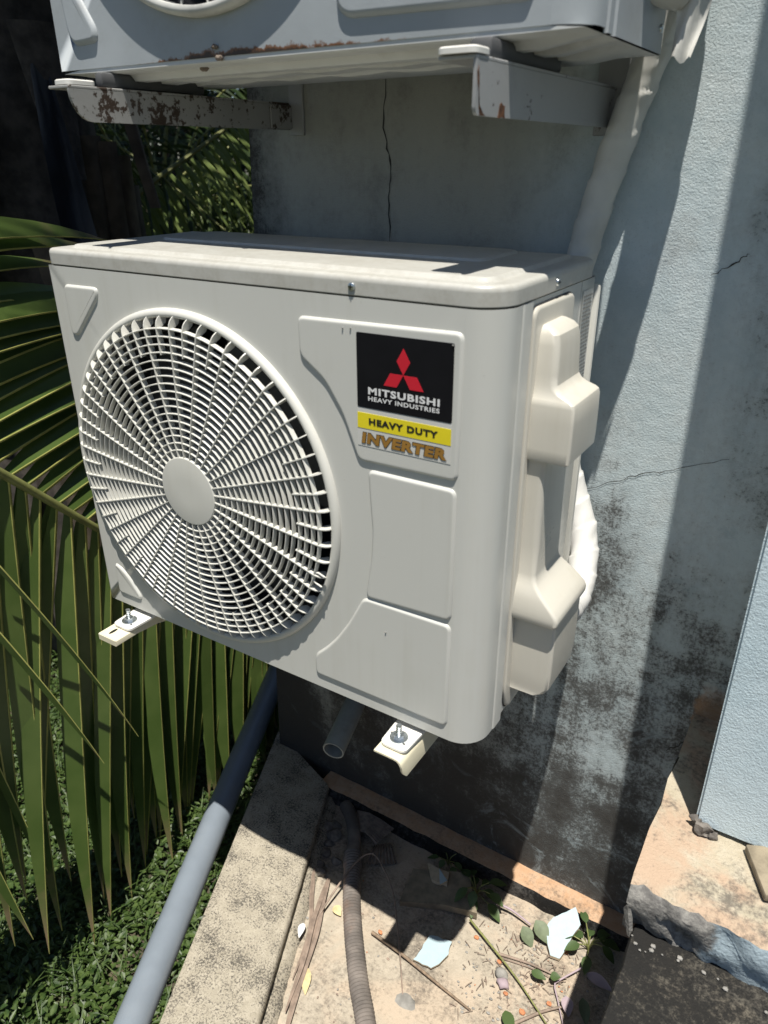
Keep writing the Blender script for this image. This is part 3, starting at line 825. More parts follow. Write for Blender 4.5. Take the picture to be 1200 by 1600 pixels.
BR = thing('wall_bracket', 'cream steel bracket under the right foot of the lower unit', 'bracket', (.70, .46, -.02), 'steel wall brackets')
# right lower bracket: flange with a rolled right edge turning down into the web
bm = B(); sect = [(.6600, -.0195), (.6940, -.0195), (.7010, -.0205), (.7060, -.0240), (.7085, -.0300), (.7090, -.050), (.7062, -.050), (.7056, -.0310), (.7036, -.0265), (.7000, -.0236), (.694, -.0225), (.6600, -.0225)]
def webcut(y): return -.030 - .030 * min(1, max(0, (y + .058) / .016)) ** .5
L = []
for y in (-.058, -.056, -.052, -.047, -.042, -.03, .0, .1, .25, .4545):
    zb = webcut(y); L.append([(x, y, zb if abs(z + .05) < 1e-6 else z) for x, z in sect])
loft(bm, L); obj('bracket_arm', bm, 'cream', BR, 40)
obj('wall_plate', box(B(), .668, .7095, .4545, .4595, -.075, -.012, .001, 1), 'cream', BR)
BL = thing('wall_bracket', 'cream steel bracket sticking out under the left foot of the lower unit', 'bracket', (.09, .46, -.02), 'steel wall brackets')
bm = B(); sect = [(.056, -.0195), (.100, -.0195), (.1035, -.0215), (.1045, -.026), (.1045, -.032), (.1020, -.032), (.1015, -.0265), (.0995, -.0235), (.0565, -.0235)]
L = []
for y in (-.078, -.076, -.07, -.03, .02, .06, .15, .3, .4545):
    zb = -.031 if y < 0 else -.031 - min(1, y / .1) * .028
    L.append([(x, y, zb if abs(z + .032) < 1e-6 else z) for x, z in sect])
loft(bm, L); arm = obj('bracket_arm', bm, 'cream', BL, 40)
obj('front_lip', box(B(), .056, .1035, -.0795, -.0775, -.0325, -.0198, .0006, 1), 'cream', BL)
bm = B(); bm.faces.new([bm.verts.new((.075 + (.0035 if abs(c_) > .99 else .0035) * math.cos(a) , -.060 + .010 * math.sin(a), -.0192)) for a in [2 * PI * k / 20 for k in range(20)] for c_ in (0,)])
obj('slot', bm, 'ink', BL)
obj('wall_plate', box(B(), .060, .1045, .4545, .4595, -.075, -.012, .001, 1), 'cream', BL)

# ================================================================ UPPER UNIT (older)
V2 = thing('air_conditioner', 'older blue grey air conditioner unit with rust along its bottom edge, mounted above', 'air conditioner', (.43, .2, .9), 'outdoor air conditioner units')
X0, X1, Y0, Z0, ZT = .031, .842, .065, .903, 1.50
FC2 = (.338, 1.195); FR2 = .243
bm = B(); XF2 = X1 - .04
angs = sorted(set([2 * PI * k / 96 for k in range(96)] + [math.atan2(z - FC2[1], x - FC2[0]) % (2 * PI) for x in (X0, XF2) for z in (Z0, ZT)]))
inn, out = [], []
for a in angs:
    c, s = math.cos(a), math.sin(a); ts = []
    if c > 1e-9: ts.append((XF2 - FC2[0]) / c)
    if c < -1e-9: ts.append((X0 - FC2[0]) / c)
    if s > 1e-9: ts.append((ZT - FC2[1]) / s)
    if s < -1e-9: ts.append((Z0 - FC2[1]) / s)
    t = min(ts); inn.append((FC2[0] + FR2 * c, Y0, FC2[1] + FR2 * s)); out.append((FC2[0] + t * c, Y0, FC2[1] + t * s))
iv = [bm.verts.new(p) for p in inn]; ov = [bm.verts.new(p) for p in out]; n = len(angs)
for k in range(n): bm.faces.new((iv[k], iv[(k + 1) % n], ov[(k + 1) % n], ov[k]))
prof = [(XF2, Y0)] + [(XF2 + .04 * math.sin(.5 * PI * k / 8), Y0 + .04 - .04 * math.cos(.5 * PI * k / 8)) for k in range(1, 9)] + [(X1, Y0 + .052), (X1 - .004, Y0 + .052)]
loft(bm, [[(x, y, Z0), (x, y, ZT)] for x, y in prof], close=False)
loft(bm, [[(X0, Y0, Z0), (X0, Y0, ZT)], [(X0, Y0 + .05, Z0), (X0, Y0 + .05, ZT)]], close=False)
loft(bm, [[(x, y, Z0), (x, y + (.012 if y < Y0 + .02 else 0), Z0)] for x, y in [(X0, Y0)] + prof[:-1]], close=False)
bmesh.ops.remove_doubles(bm, verts=bm.verts, dist=1e-5); bmesh.ops.recalc_face_normals(bm, faces=bm.faces)
f2 = obj('front_panel', bm, 'oldshell', V2, 35)
for q in ([(.052, 1.035), (.070, 1.035), (.1255, .950), (.1225, .934), (.0745, .9315), (.063, .945)], [(.538, 1.42), (.785, 1.42), (.785, .9245), (.556, .9275), (.541, .940)]):
    obj('embossed_panel', emboss(roundpoly(q, .012, 4), Y0, .006, .007, 1.1), 'oldshell', f2, 50)
# side strips, casing, top
bm = B(); loft(bm, [[(x, y, Z0 - .004), (x, y, ZT)] for x, y in [(X1 - .003, Y0 + .054), (X1 + .002, Y0 + .056), (X1 + .002, Y0 + .070), (X1 - .002, Y0 + .072), (X1 - .002, Y0 + .082), (X1 + .001, Y0 + .084), (X1 + .001, .338), (X1 - .01, .348), (X0 + .01, .348), (X0, .338), (X0, Y0 + .05)]], close=False)
bm.faces.new([bm.verts.new(p) for p in ((X0, Y0, ZT), (X1, Y0, ZT), (X1, .348, ZT), (X0, .348, ZT))])
obj('side_casing', bm, 'oldshell', V2, 30)
screw((X1 + .001, .325, .925), (1, 0, 0), .005, V2)
# base pan with ribs pressed along its length
bm = B(); prof = [(.066, .906), (.066, .898), (.070, .8955), (.100, .8955), (.106, .8875), (.128, .8875), (.134, .8985), (.152, .8985), (.158, .8880), (.190, .8880), (.198, .9000), (.225, .9000), (.233, .8890), (.300, .8890), (.310, .897), (.338, .897), (.346, .902), (.346, .910)]
L = []
for t in range(25):
    x = X0 + .004 + (X1 - X0 - .008) * t / 24
    e = min(1, min(t, 24 - t) / 2.2)
    L.append([(x, y, .8990 * (1 - e) + z * e + (.0035 * math.sin(t * 1.9) * (1 if .14 < y < .3 else 0)) * e * .4) for y, z in prof])
loft(bm, L, close=False); obj('base_pan', bm, 'oldpan', V2, 50)
bm = B(); box(bm, X0 + .01, X1 - .01, Y0 + .02, .34, .906, .908); obj('pan_floor', bm, 'dark', V2)
for c, r in (((.355, .062, .901), .006), ((.30, .090, .8945), .007), ((.348, .063, .914), .005)):
    tagname = obj('rust_blister', rock(c, r, c[0] * 40, .6), 'husk', V2)
# its grille: metal rim, rings and radial wires
bm = B(); n = 96
prof = [(.2480, Y0 + .0005), (.2480, Y0 - .008), (.2450, Y0 - .0145), (.2400, Y0 - .016), (.2360, Y0 - .014), (.2345, Y0 - .006), (.2345, Y0 + .006)]
loft(bm, [[(FC2[0] + r * math.cos(2 * PI * k / n), y, FC2[1] + r * math.sin(2 * PI * k / n)) for k in range(n)] for r, y in prof], cap0=False, cap1=False)
G2 = obj('fan_grille', bm, 'wire', V2, 50)
for i in range(9):
    r = .060 + .0195 * i; bm = B(); m_ = 64
    tube(bm, [(FC2[0] + r * math.cos(2 * PI * k / m_), Y0 - .012, FC2[1] + r * math.sin(2 * PI * k / m_)) for k in range(m_ + 1)], .0021, 6, caps=False)
    obj('grille_ring', bm, 'wire', G2, 60)
for k in range(32):
    a = 2 * PI * k / 32 + .05; bm = B()
    tube(bm, [(FC2[0] + r * math.cos(a), y, FC2[1] + r * math.sin(a)) for r, y in ((.05, Y0 - .0085), (.14, Y0 - .0085), (.236, Y0 - .0085))], .0020, 6)
    obj('grille_spoke', bm, 'wire', G2, 60)
bm = B(); loft(bm, [[(FC2[0] + r * math.cos(2 * PI * k / 48), y, FC2[1] + r * math.sin(2 * PI * k / 48)) for k in range(48)] for r, y in ((FR2, Y0), (FR2 - .004, Y0 + .10), (FR2 - .004, Y0 + .14))], cap0=False)
obj('fan_shroud', bm, 'dark', V2, 60)
bm = B(); rows = []
for i in range(7):
    r = .05 + .17 * i / 6; rows.append([(FC2[0] + r * math.cos(-1.2 - (j / 6 - .5) * 1.5), Y0 + .035 + .05 * j / 6, FC2[1] + r * math.sin(-1.2 - (j / 6 - .5) * 1.5)) for j in range(7)])
loft(bm, rows, close=False); obj('fan_blade', bm, 'fan', V2, 60)
# feet
for xa, xb, ya in ((.116, .150, -.018), (.712, .757, -.008)):
    P = roundpoly([(xa, ya), (xb, ya), (xb, .030), (xa, .030)], .010, 4)
    L = [[(a, b, z + .004 * math.exp(-((a - (xa + xb) / 2) / .012) ** 2) * (1 if z > .885 else 0)) for a, b in inset(P, d_)] for d_, z in ((0, .8765), (0, .8815), (.002, .8830))]
    o = obj('foot', loft(B(), L), 'foot', V2, 50)
    obj('foot_riser', box(B(), xa + .010, xb - .008, .045, .25, .8765, .8960, .005), 'rubber', V2, 40)
# upper brackets
UL = thing('wall_bracket', 'grey flaking rusty bracket arm under the left of the upper unit', 'bracket', (.15, .46, .87), 'steel wall brackets')
def old_arm(root, xw, xl, yf, zt, zb, mat, nose):
    prof = [(yf, zt), (WY - .007, zt), (WY - .007, zb)]
    prof += [(yf + nose * .9 - nose * .9 * math.sin(t), zb + nose - nose * math.cos(t)) for t in [PI / 2 * k / 6 for k in range(7)]]
    obj('bracket_web', loft(B(), [[(xw, a, b) for a, b in prof], [(xw + .004, a, b) for a, b in prof]]), mat, root, 30)
    obj('bracket_flange', box(B(), xl, xw + .004, yf, WY - .007, zt, zt + .004, .001, 1), mat, root, 30)
old_arm(UL, .148, .108, -.020, .8715, .831, 'rustbracket', .038)
obj('wall_plate', box(B(), .150, .182, WY - .006, WY - .001, .822, 1.3, .001, 1), 'oldbracket', UL)
obj('gusset', box(B(), .1525, .156, .395, WY - .006, .833, .871, .001, 1), 'rustbracket', UL)
UR = thing('wall_bracket', 'grey bracket arm with chipped front edge under the right of the upper unit', 'bracket', (.755, .46, .87), 'steel wall brackets')
old_arm(UR, .752, .712, -.002, .8715, .822, 'oldbracket', .008)
obj('rust_patch', loft(B(), [[(x, a, c) for a, c in jag_ring([(.052, .8222), (.070, .8222), (.068, .833), (.056, .836)], .003, .0012, 4)] for x in (.7561, .7567)]), 'rust', UR)
obj('rust_patch', loft(B(), [[(x, a, c) for a, c in jag_ring([(-.0015, .860), (.0035, .845), (.008, .8225), (.020, .8222), (.006, .829), (.002, .866)], .004, .0008, 6)] for x in (.7561, .7566)]), 'rust', UR)
obj('wall_plate', box(B(), .728, .775, WY - .006, WY - .001, .812, 1.3, .001, 1), 'oldbracket', UR)

# ================================================================ PIPES
def wrapped(P, r, mat, seed, name, pitch=.05, n=28, parent=None, wr=.0021):
    """pipe bound with overlapping spiral tape: each turn ends in a small step, with creases"""
    S = spline(P, 26); bm = B(); acc = 0; L = []; u = None
    for i, p in enumerate(S):
        if i: acc += (S[i] - S[i - 1]).length
        t = (S[min(i + 1, len(S) - 1)] - S[max(i - 1, 0)]).normalized()
        if u is None: u, v = frame(t)
        else: u = (u - t * u.dot(t)).normalized(); v = u.cross(t)
        lp = []
        for k in range(n):
            a = 2 * PI * k / n; ph = (acc / pitch + k / n) % 1
            rr = r * (1 + .11 * ph ** 2 + (.04 if wr < .002 else .015) * pnoise(Vector((acc * 14, seed, 0)))) + wr * (pnoise(Vector((acc * 70 + a * 2.2, math.cos(a) * 1.5 + seed, math.sin(a) * 1.5))))
            lp.append(p + (u * math.cos(a) + v * math.sin(a)) * rr)
        L.append(lp)
    loft(bm, L); return obj(name, bm, mat, parent, 50)
tag(wrapped([(.700, .425, .35), (.722, .425, .52), (.742, .425, .65), (.764, .425, .75), (.790, .425, .845), (.812, .424, .915), (.828, .422, 1.0), (.835, .42, 1.25)], .0225, 'oldtape', 2, 'insulated_pipe', .055),
    'long taped pipe run climbing the wall from the lower unit to the upper one', 'pipe')
tag(wrapped([(.832, .165, .165), (.838, .225, .132), (.836, .290, .128), (.826, .345, .160), (.804, .385, .210), (.776, .405, .255), (.748, .418, .330), (.735, .420, .45)], .0235, 'tape', 5, 'insulated_pipe', .045, wr=.0016),
    'white taped pipe bulging out behind the service cover of the lower unit', 'pipe')
PT = thing('insulated_pipe', 'taped pipe joining the side of the upper unit, with torn tape hanging', 'pipe', (.86, .3, .97))
wrapped([(.805, .215, 1.00), (.836, .262, .978), (.860, .300, .972), (.874, .345, .985), (.872, .39, 1.03), (.855, .42, 1.12)], .030, 'oldtape', 8, 'pipe_run', .05, parent=PT)
bm = B(); rows = []
for i in range(9):
    t = i / 8; c = Vector((.884 - .006 * t, .300 + .004 * math.sin(t * 4), .968 - .080 * t)); w = .024 * (1 - .45 * t)
    rows.append([c + Vector((.8 * (u - .5) * w * 2, .5 * (u - .5) * w * 2 + .007 * math.sin(u * 7 + t * 3), .010 * (u - .5) * (1 - t) + .004 * math.sin(u * 9) * t)) for u in [k / 8 for k in range(9)]])
loft(bm, rows, close=False); obj('torn_tape', bm, 'oldtape', PT, 70)
# drain stub out of the wall
bm = B(); a, b = Vector((.258, .475, -.470)), Vector((.298, .310, -.499)); dr = (b - a).normalized(); u, v = frame(dr); n = 28
L = [[c + (u * math.cos(2 * PI * k / n) + v * math.sin(2 * PI * k / n)) * r for k in range(n)] for c, r in ((a, .0270), (b, .0270), (b + dr * .001, .0265), (b + dr * .0005, .0236), (a + dr * .03, .0230))]
loft(bm, L, cap0=False); tag(obj('drain_pipe', bm, 'pvcold', None, 40), 'short open grey drain pipe poking out of the wall under the lower unit', 'pipe')
# long grey PVC pipe beside the kerb
S = spline([(.545, -.95, -.747), (.2386, -.2946, -.747), (.0104, .1926, -.747), (-.0770, .3805, -.747), (-.1833, .6118, -.747), (-.66, 1.625, -.747)], 8)
pv = thing('pvc_pipe', 'long blue grey plastic pipe lying along the kerb', 'pipe', (.03, .15, -.747))
obj('pipe_body', tube(B(), S, .0345, 28), 'pvc', pv, 50)
for k in (11, 24):
    obj('pipe_clip', tube(B(), [S[k] + (S[k + 1] - S[k]).normalized() * d_ for d_ in (-.0, .012)], .0358, 28), 'pvcold', pv, 40) if False else None

# ================================================================ DEBRIS IN THE RECESS
FL = FZ
# corrugated hose
HS = spline([(.262, .40, -.782), (.300, .372, -.778), (.340, .328, -.777), (.376, .268, -.777), (.404, .225, -.777), (.440, .171, -.777), (.485, .112, -.777), (.525, .064, -.777), (.565, .018, -.777), (.613, -.031, -.777), (.70, -.13, -.777)], 40)
acc = 0; rs = []
for i, p in enumerate(HS):
    if i: acc += (HS[i] - HS[i - 1]).length
    ribbed = .0014 * math.sin(2 * PI * acc / .0078) if acc > .16 else 0
    rs.append(.0200 + ribbed - (.0025 if acc < .16 else 0) + (.0022 if .16 < acc < .20 else 0))
tag(obj('corrugated_hose', tube(B(), HS, rs, 20), 'hose', None, 60), 'dusty brown corrugated hose running along the recess floor', 'hose')
def sheet_piece(P, z0, z1, jitter, seed, mats, name, tilt=(0, 0), subdiv=.010):
    ring = jag_ring(P, subdiv, jitter, seed); c = Vector((sum(a for a, b in ring) / len(ring), sum(b for a, b in ring) / len(ring)))
    def zz(a, b, z): return z + (a - c.x) * tilt[0] + (b - c.y) * tilt[1]
    bm = loft(B(), [[(a, b, zz(a, b, z0)) for a, b in ring], [(a, b, zz(a, b, z1)) for a, b in ring]])
    bm.normal_update()
    for f in bm.faces:
        if f.normal.z < .5: f.material_index = min(1, len(mats) - 1)
    return obj(name, bm, mats)
tag(sheet_piece([(.626, .137), (.629, .168), (.628, .205), (.678, .216), (.686, .187), (.679, .158), (.668, .143)], FL + .006, FL + .010, .0016, 1, ['paintchip', 'plasterback'], 'paint_flake', (.02, .05)),
    'pale blue paint flake on the floor half in the shadow of the lower unit', 'paint flake', 'pale blue paint flakes')
tag(sheet_piece([(.846, .345), (.852, .372), (.888, .414), (.912, .390), (.903, .359), (.902, .335), (.893, .306), (.874, .302), (.862, .318)], -.778, -.770, .0016, 2, ['paintchip', 'plasterback'], 'paint_flake', (-.1, .35)),
    'largest pale blue paint flake leaning against the footing strip in the sun', 'paint flake', 'pale blue paint flakes')
tag(sheet_piece([(.577, .343), (.609, .325), (.597, .308)], -.7615, -.757, .0008, 3, ['paintchip', 'plasterback'], 'paint_flake', (0, .1)),
    'small triangular blue paint flake lying on the shaded board', 'paint flake', 'pale blue paint flakes')
tag(sheet_piece([(.545, .345), (.60, .350), (.612, .322), (.575, .312)], -.772, -.7625, .002, 8, ['plasterback'], 'plaster_piece', (0, .1)),
    'dull plaster piece on the shaded board under the small triangular flake', 'plaster piece')
tag(sheet_piece([(.532, .236), (.515, .325), (.635, .380), (.700, .300), (.625, .280)], FL + .004, -.776, .0015, 4, ['wood'], 'broken_board', (.02, .08), .02),
    'broken weathered board lying in the shade of the lower unit', 'board')
def twig(P, r, mat, name, label, cat, group=None, n=7, taper=.5):
    S = spline(P, 8); bm = tube(B(), S, [r * (1 - taper * i / len(S)) for i in range(len(S))], n)
    return tag(obj(name, bm, mat, None, 60), label, cat, group)
twig([(.515, .142, -.792), (.60, .133, -.790), (.70, .119, -.792), (.778, .109, -.794)], .0042, 'twig', 'dry_stick', 'straight brown stick on the floor beside the half shaded paint flake', 'stick')
twig([(.396, .066, -.792), (.393, .139, -.775), (.400, .240, -.750), (.424, .283, -.742), (.473, .263, -.750), (.522, .225, -.765), (.590, .138, -.785), (.649, .055, -.795)], .0026, 'dry', 'palm_fibre', 'thin pale palm fibre arching over the hose', 'fibre')
twig([(.690, .283, -.785), (.779, .242, -.785), (.844, .210, -.787), (.935, .155, -.79)], .0026, 'greenstem', 'leaf_stem', 'long green leaf stem across the sandy floor', 'stem')
twig([(.775, .250, -.795), (.840, .264, -.793), (.895, .271, -.795)], .0034, 'dry', 'dry_stick', 'short pale stick below the folded olive leaves', 'stick')
twig([(.781, .244, -.796), (.840, .257, -.795), (.88, .262, -.796)], .0022, 'dry', 'dry_stick', 'thin pale stick parallel to the short pale stick', 'stick')
twig([(.726, .348, -.778), (.762, .352, -.780), (.812, .345, -.785)], .0036, 'mauve', 'vine_stem', 'purple brown vine stem near the footing strip', 'vine')
twig([(.955, .33, -.785), (.911, .263, -.790), (.907, .246, -.790), (.922, .223, -.792), (.95, .18, -.792)], .0022, 'mauve', 'vine_stem', 'thin curling vine at the edge of the slab shadow', 'vine')
twig([(.84, .10, -.794), (.90, .18, -.793), (.935, .215, -.792)], .004, 'dry', 'dry_stick', 'tan stick beside the curling vine', 'stick')
def strip(P, w, mat, name, label, cat, group=None, lift=.3):
    S = spline(P, 8); bm = B(); L = []
    for i, p in enumerate(S):
        t = (S[min(i + 1, len(S) - 1)] - S[max(0, i - 1)]).normalized(); s = t.cross(Vector((0, 0, 1))).normalized()
        ww = w * math.sin(PI * min(.97, .12 + .85 * i / len(S)))
        L.append([p - s * ww, p - s * ww * .4 + Vector((0, 0, ww * lift)), p, p + s * ww * .4 + Vector((0, 0, ww * lift)), p + s * ww])
    loft(bm, L, close=False); return tag(obj(name, bm, mat, None, 40), label, cat, group)
strip([(.352, .200, -.789), (.380, .130, -.783), (.408, .069, -.786), (.445, -.03, -.789), (.50, -.16, -.789)], .011, 'dry', 'dry_leaflet', 'widest dry brown palm leaflet lying along the kerb', 'dry leaf', 'dry palm leaflets')
strip([(.288, .225, -.790), (.320, .180, -.786), (.345, .141, -.790), (.395, .068, -.788), (.431, -.038, -.790)], .0055, 'dry', 'dry_leaflet', 'narrow dry palm leaflet nearest the kerb edge', 'dry leaf', 'dry palm leaflets')
strip([(.372, .15, -.781), (.392, .088, -.775), (.43, .0, -.780), (.462, -.10, -.786)], .006, 'dry', 'dry_leaflet', 'dry palm leaflet lying over the widest one', 'dry leaf', 'dry palm leaflets')
def leaf_bm(c, d, up, l, w, fold=.2, bend=.1, n=6):
    c, d, up = Vector(c), Vector(d).normalized(), Vector(up); s = d.cross(up).normalized(); nn = s.cross(d).normalized(); bm = B(); L = []
    for i in range(n + 1):
        t = i / n; ww = w * .5 * math.sin(PI * (t ** .8 * .96 + .02)) + .0003; p = c + d * l * t - nn * bend * l * t * t
        L.append([p - s * ww + nn * ww * fold, p, p + s * ww + nn * ww * fold])
    return loft(bm, L, close=False)
def litter(c, d, l, w, mat, label, up=(.1, -.2, 1), fold=.3, bend=.15, name='fallen_leaf', cat='fallen leaf', group='fallen leaves in the recess'):
    o = obj(name, leaf_bm(c, d, up, l, w, fold, bend), mat, None, 60); tag(o, label, cat, group)
litter((.405, .150, -.792), (.6, -.3, .1), .03, .02, 'drypale', 'small yellow dry leaf beside the hose')
litter((.440, .00, -.792), (.4, -.6, .05), .055, .022, 'drypale', 'tan curled leaf under the dry palm leaflets')
litter((.372, .075, -.788), (.3, -.6, .3), .045, .016, 'white', 'white torn scrap beside the kerb', cat='scrap', name='paper_scrap')
litter((.800, .325, -.775), (.5, -.3, -.3), .045, .030, 'olive', 'folded olive leaf left of the largest paint flake')
litter((.822, .345, -.762), (.6, -.35, -.25), .050, .034, 'olive', 'flat olive leaf touching the largest paint flake')
litter((.855, .242, -.778), (.9, -.1, .2), .034, .018, 'weeddark', 'small green leaf beside the short pale stick')
litter((.893, .252, -.778), (.7, .2, .3), .022, .018, 'weeddark', 'tiny round green leaf at the stick end')
litter((.84, .142, -.786), (.5, -.6, .2), .05, .024, 'weeddark', 'torn green leaf at the front of the floor')
litter((.935, .235, -.785), (.4, -.8, .1), .04, .024, 'mauve', 'mauve faded leaf at the edge of the slab shadow')
litter((.965, .25, -.785), (.4, -.8, .1), .055, .022, 'olive', 'pale leaf lying in the slab shadow')
litter((.955, .305, -.785), (.8, -.2, .2), .06, .024, 'mauve', 'broad dull leaf lying in the slab shadow')
random.seed(11)
for i, (x, y) in enumerate(((.785, .235), (.825, .180), (.868, .164), (.909, .209), (.899, .333), (.718, .260), (.889, .316), (.529, .155))):
    tag(obj('brick_fragment', rock((x, y, FL + .004), random.uniform(.0045, .0085), i * 3 + 1, .5, 1), 'brickbit'), 'orange brick fragment on the sandy floor', 'brick fragment', 'orange brick fragments')
tag(obj('stone', rock((.655, .055, FL + .001), .024, 3, .25), 'stone', None, 60), 'flat grey stone half set in the floor', 'stone')
tag(obj('stone', rock((.800, .212, FL + .008), .015, 4, .7), 'stone', None, 60), 'grey pebble of two beside the green leaf stem, the rounder one', 'stone')
tag(obj('stone', rock((.812, .194, FL + .008), .014, 6, .6), 'mauve', None, 60), 'purplish stone touching the rounder grey pebble', 'stone')
for i, (x, y, r) in enumerate(((.259, .326, .018), (.281, .313, .020), (.301, .260, .016), (.336, .251, .014), (.307, .226, .014), (.324, .207, .015), (.27, .345, .017), (.29, .285, .012))):
    tag(obj('rubble_stone', lumpy(rock((x, y, FL + r * .35), r, 20 + i, .6, 2), r * .55, 42, i), 'mortarstone', None, 25), 'dull mortar rubble stone in the shaded corner between kerb and hose', 'stone', 'rubble stones in the shaded corner')
# fibre husks: two pleated sheets
def pleated(P0, P1, Q0, Q1, folds, amp, name, label):
    bm = B(); L = []; n = folds * 4
    for i in range(n + 1):
        t = i / n; a = Vector(P0).lerp(Vector(P1), t); b = Vector(Q0).lerp(Vector(Q1), t); off = Vector((0, 0, amp * math.sin(t * folds * 2 * PI)))
        L.append([a + off, a.lerp(b, .33) + off + Vector((0, 0, .012)), a.lerp(b, .66) + off + Vector((0, 0, .010)), b + off])
    loft(bm, L, close=False); tag(obj(name, bm, 'husk', None, 40), label, 'husk', 'fibre husks in the shade')
pleated((.300, .398, -.775), (.345, .340, -.770), (.420, .392, -.765), (.402, .330, -.772), 9, .0028, 'palm_husk', 'pleated fibre husk beside the end of the hose in the shade')
pleated((.395, .335, -.785), (.425, .365, -.785), (.408, .282, -.79), (.470, .325, -.79), 8, .0026, 'palm_husk', 'pleated fibre husk lying below the other near the board')
# gritty crumbs over the floor
bm = B(); random.seed(21)
for i in range(420):
    x = random.uniform(.30, 1.04); y = random.uniform(-.12, .41)
    if random.random() < .55: x = random.gauss(.84, .09); y = random.gauss(.24, .08)
    if x > 1.045 or y > .40: continue
    r = random.uniform(.001, .0032)
    q = bmesh.ops.create_icosphere(bm, subdivisions=1, radius=r, matrix=Matrix.Translation((x, y, FL + .0015)) @ Matrix.Diagonal((random.uniform(.6, 1.8), 1, .6, 1)))
    mi = random.choice((0, 0, 0, 2, 2, 2, 1) if r < .0022 else (0, 0, 2))
    for v_ in q['verts']:
        for f in v_.link_faces: f.material_index = mi
o = obj('grit_crumbs', bm, ['stone', 'brickbit', 'dry']); o['kind'] = 'stuff'; tag(o, 'fine grit and crumbs scattered over the recess floor', 'grit')
bm = B()
for i in range(170):
    x = random.gauss(.85, .08); y = random.gauss(.25, .08)
    if x > 1.03 or y > .39: continue
    a = random.uniform(0, PI); l = random.uniform(.006, .022); d = Vector((math.cos(a), math.sin(a), random.uniform(-.1, .2)))
    tube(bm, [Vector((x, y, FL + .004)), Vector((x, y, FL + .004)) + d * l * .5 + Vector((0, 0, .002)), Vector((x, y, FL + .004)) + d * l], .0007, 4)
o = obj('straw_bits', bm, 'dry'); o['kind'] = 'stuff'; tag(o, 'small straw bits on the sandy floor near the olive leaves', 'straw')
# little weeds
def weed(c, n, size, mat, label, seed):
    random.seed(seed); t = thing('weed_plant', label, 'weed', c, 'weeds growing at the wall foot')
    c = Vector(c); st = B()
    tips = []
    for i in range(n):
        a = i * 2.4 + random.uniform(-.3, .3); h = size * random.uniform(.3, .9); r = size * random.uniform(.3, .75)
        p = c + Vector((math.cos(a) * r, math.sin(a) * r, h)); tube(st, spline([c, c + Vector((math.cos(a) * r * .3, math.sin(a) * r * .3, h * .7)), p], 4), .0012, 5); tips.append((p, a))
    obj('stem', st, 'greenstem', t)
    for p, a in tips:
        obj('leaf', leaf_bm(p, (math.cos(a), math.sin(a), random.uniform(-.5, .1)), (0, 0, 1), size * random.uniform(.5, .75), size * random.uniform(.3, .42), .25, .25), mat, t, 60)
weed((.672, .352, FL), 12, .060, 'weeddark', 'leafy weed beside the broken board in the shade', 1)
weed((.940, .365, FL), 10, .055, 'weeddark', 'leafy weed in the dark corner by the slab', 2)
weed((.575, .395, FL), 6, .040, 'weeddark', 'small weed against the footing strip in the shade', 3)

# ================================================================ PALM FRONDS AND GARDEN
def leaflet_bm(path, w, axis, fold=.6, rib=.0030, tipfrac=.55):
    """folded palm leaflet along path: two halves meeting at a raised yellow midrib; axis = outward direction of the keel"""
    bm = B(); uvl = bm.loops.layers.uv.new('UVMap'); n = len(path); rows = []; axis = Vector(axis).normalized()
    for i, p in enumerate(path):
        t = i / (n - 1); tg = (path[min(i + 1, n - 1)] - path[max(i - 1, 0)]).normalized()
        k = (axis - tg * axis.dot(tg)).normalized(); s = tg.cross(k).normalized()
        ww = w * (min(1, .35 + t * 4) if t < .16 else 1) * (1 if t < tipfrac else max(.03, 1 - ((t - tipfrac) / (1 - tipfrac)) ** 1.5))
        a = p - k * ww * math.cos(fold) + s * ww * math.sin(fold); b = p - k * ww * math.cos(fold) - s * ww * math.sin(fold)
        r = rib * (1 - .6 * t)
        rows.append(([bm.verts.new(a), bm.verts.new(p)], [bm.verts.new(p), bm.verts.new(b)], [bm.verts.new(p + s * r - k * r), bm.verts.new(p + k * r * .7), bm.verts.new(p - s * r - k * r)], t))
    for A, C in zip(rows, rows[1:]):
        for j, (u0, u1) in ((0, (0, 1)), (1, (1, 2))):
            f = bm.faces.new((A[j][0], A[j][1], C[j][1], C[j][0]))
            for lp, uv in zip(f.loops, ((u0, A[3]), (u1, A[3]), (u1, C[3]), (u0, C[3]))): lp[uvl].uv = uv
        for q in (0, 1):
            f = bm.faces.new((A[2][q], A[2][q + 1], C[2][q + 1], C[2][q])); f.material_index = 1
            for lp in f.loops: lp[uvl].uv = (.5, A[3])
    return bm
random.seed(31)
FR_ = thing('palm_frond', 'big sunlit palm frond with hanging leaflets just left of the lower unit', 'palm frond', (-.29, .09, .10))
RA = spline([(-.12, -.62, .86), (-.20, -.33, .53), (-.278, -.01, .21), (-.300, .197, -.01), (-.350, .51, -.33), (-.330, .81, -.74), (-.28, 1.0, -1.02)], 16)
obj('rachis', tube(B(), RA, [.0125 - .008 * i / len(RA) for i in range(len(RA))], 10), 'rachis', FR_, 60)
cum = [0]
for a, b in zip(RA, RA[1:]): cum.append(cum[-1] + (b - a).length)
def at(s):
    for i in range(len(cum) - 1):
        if cum[i + 1] >= s: return RA[i].lerp(RA[i + 1], (s - cum[i]) / (cum[i + 1] - cum[i]))
    return RA[-1]
def curve_path(b, d, l, droop, n=12, side=(0, 0, 0), wob=0):
    p = Vector(b); d = Vector(d).normalized(); out = [p.copy()]
    for i in range(n):
        t = (i + 1) / n; dd = (d + Vector((0, 0, -1)) * droop * t * t + Vector(side) * t).normalized()
        p = p + dd * l / n; out.append(p.copy())
    return out
s = .12; k = 0
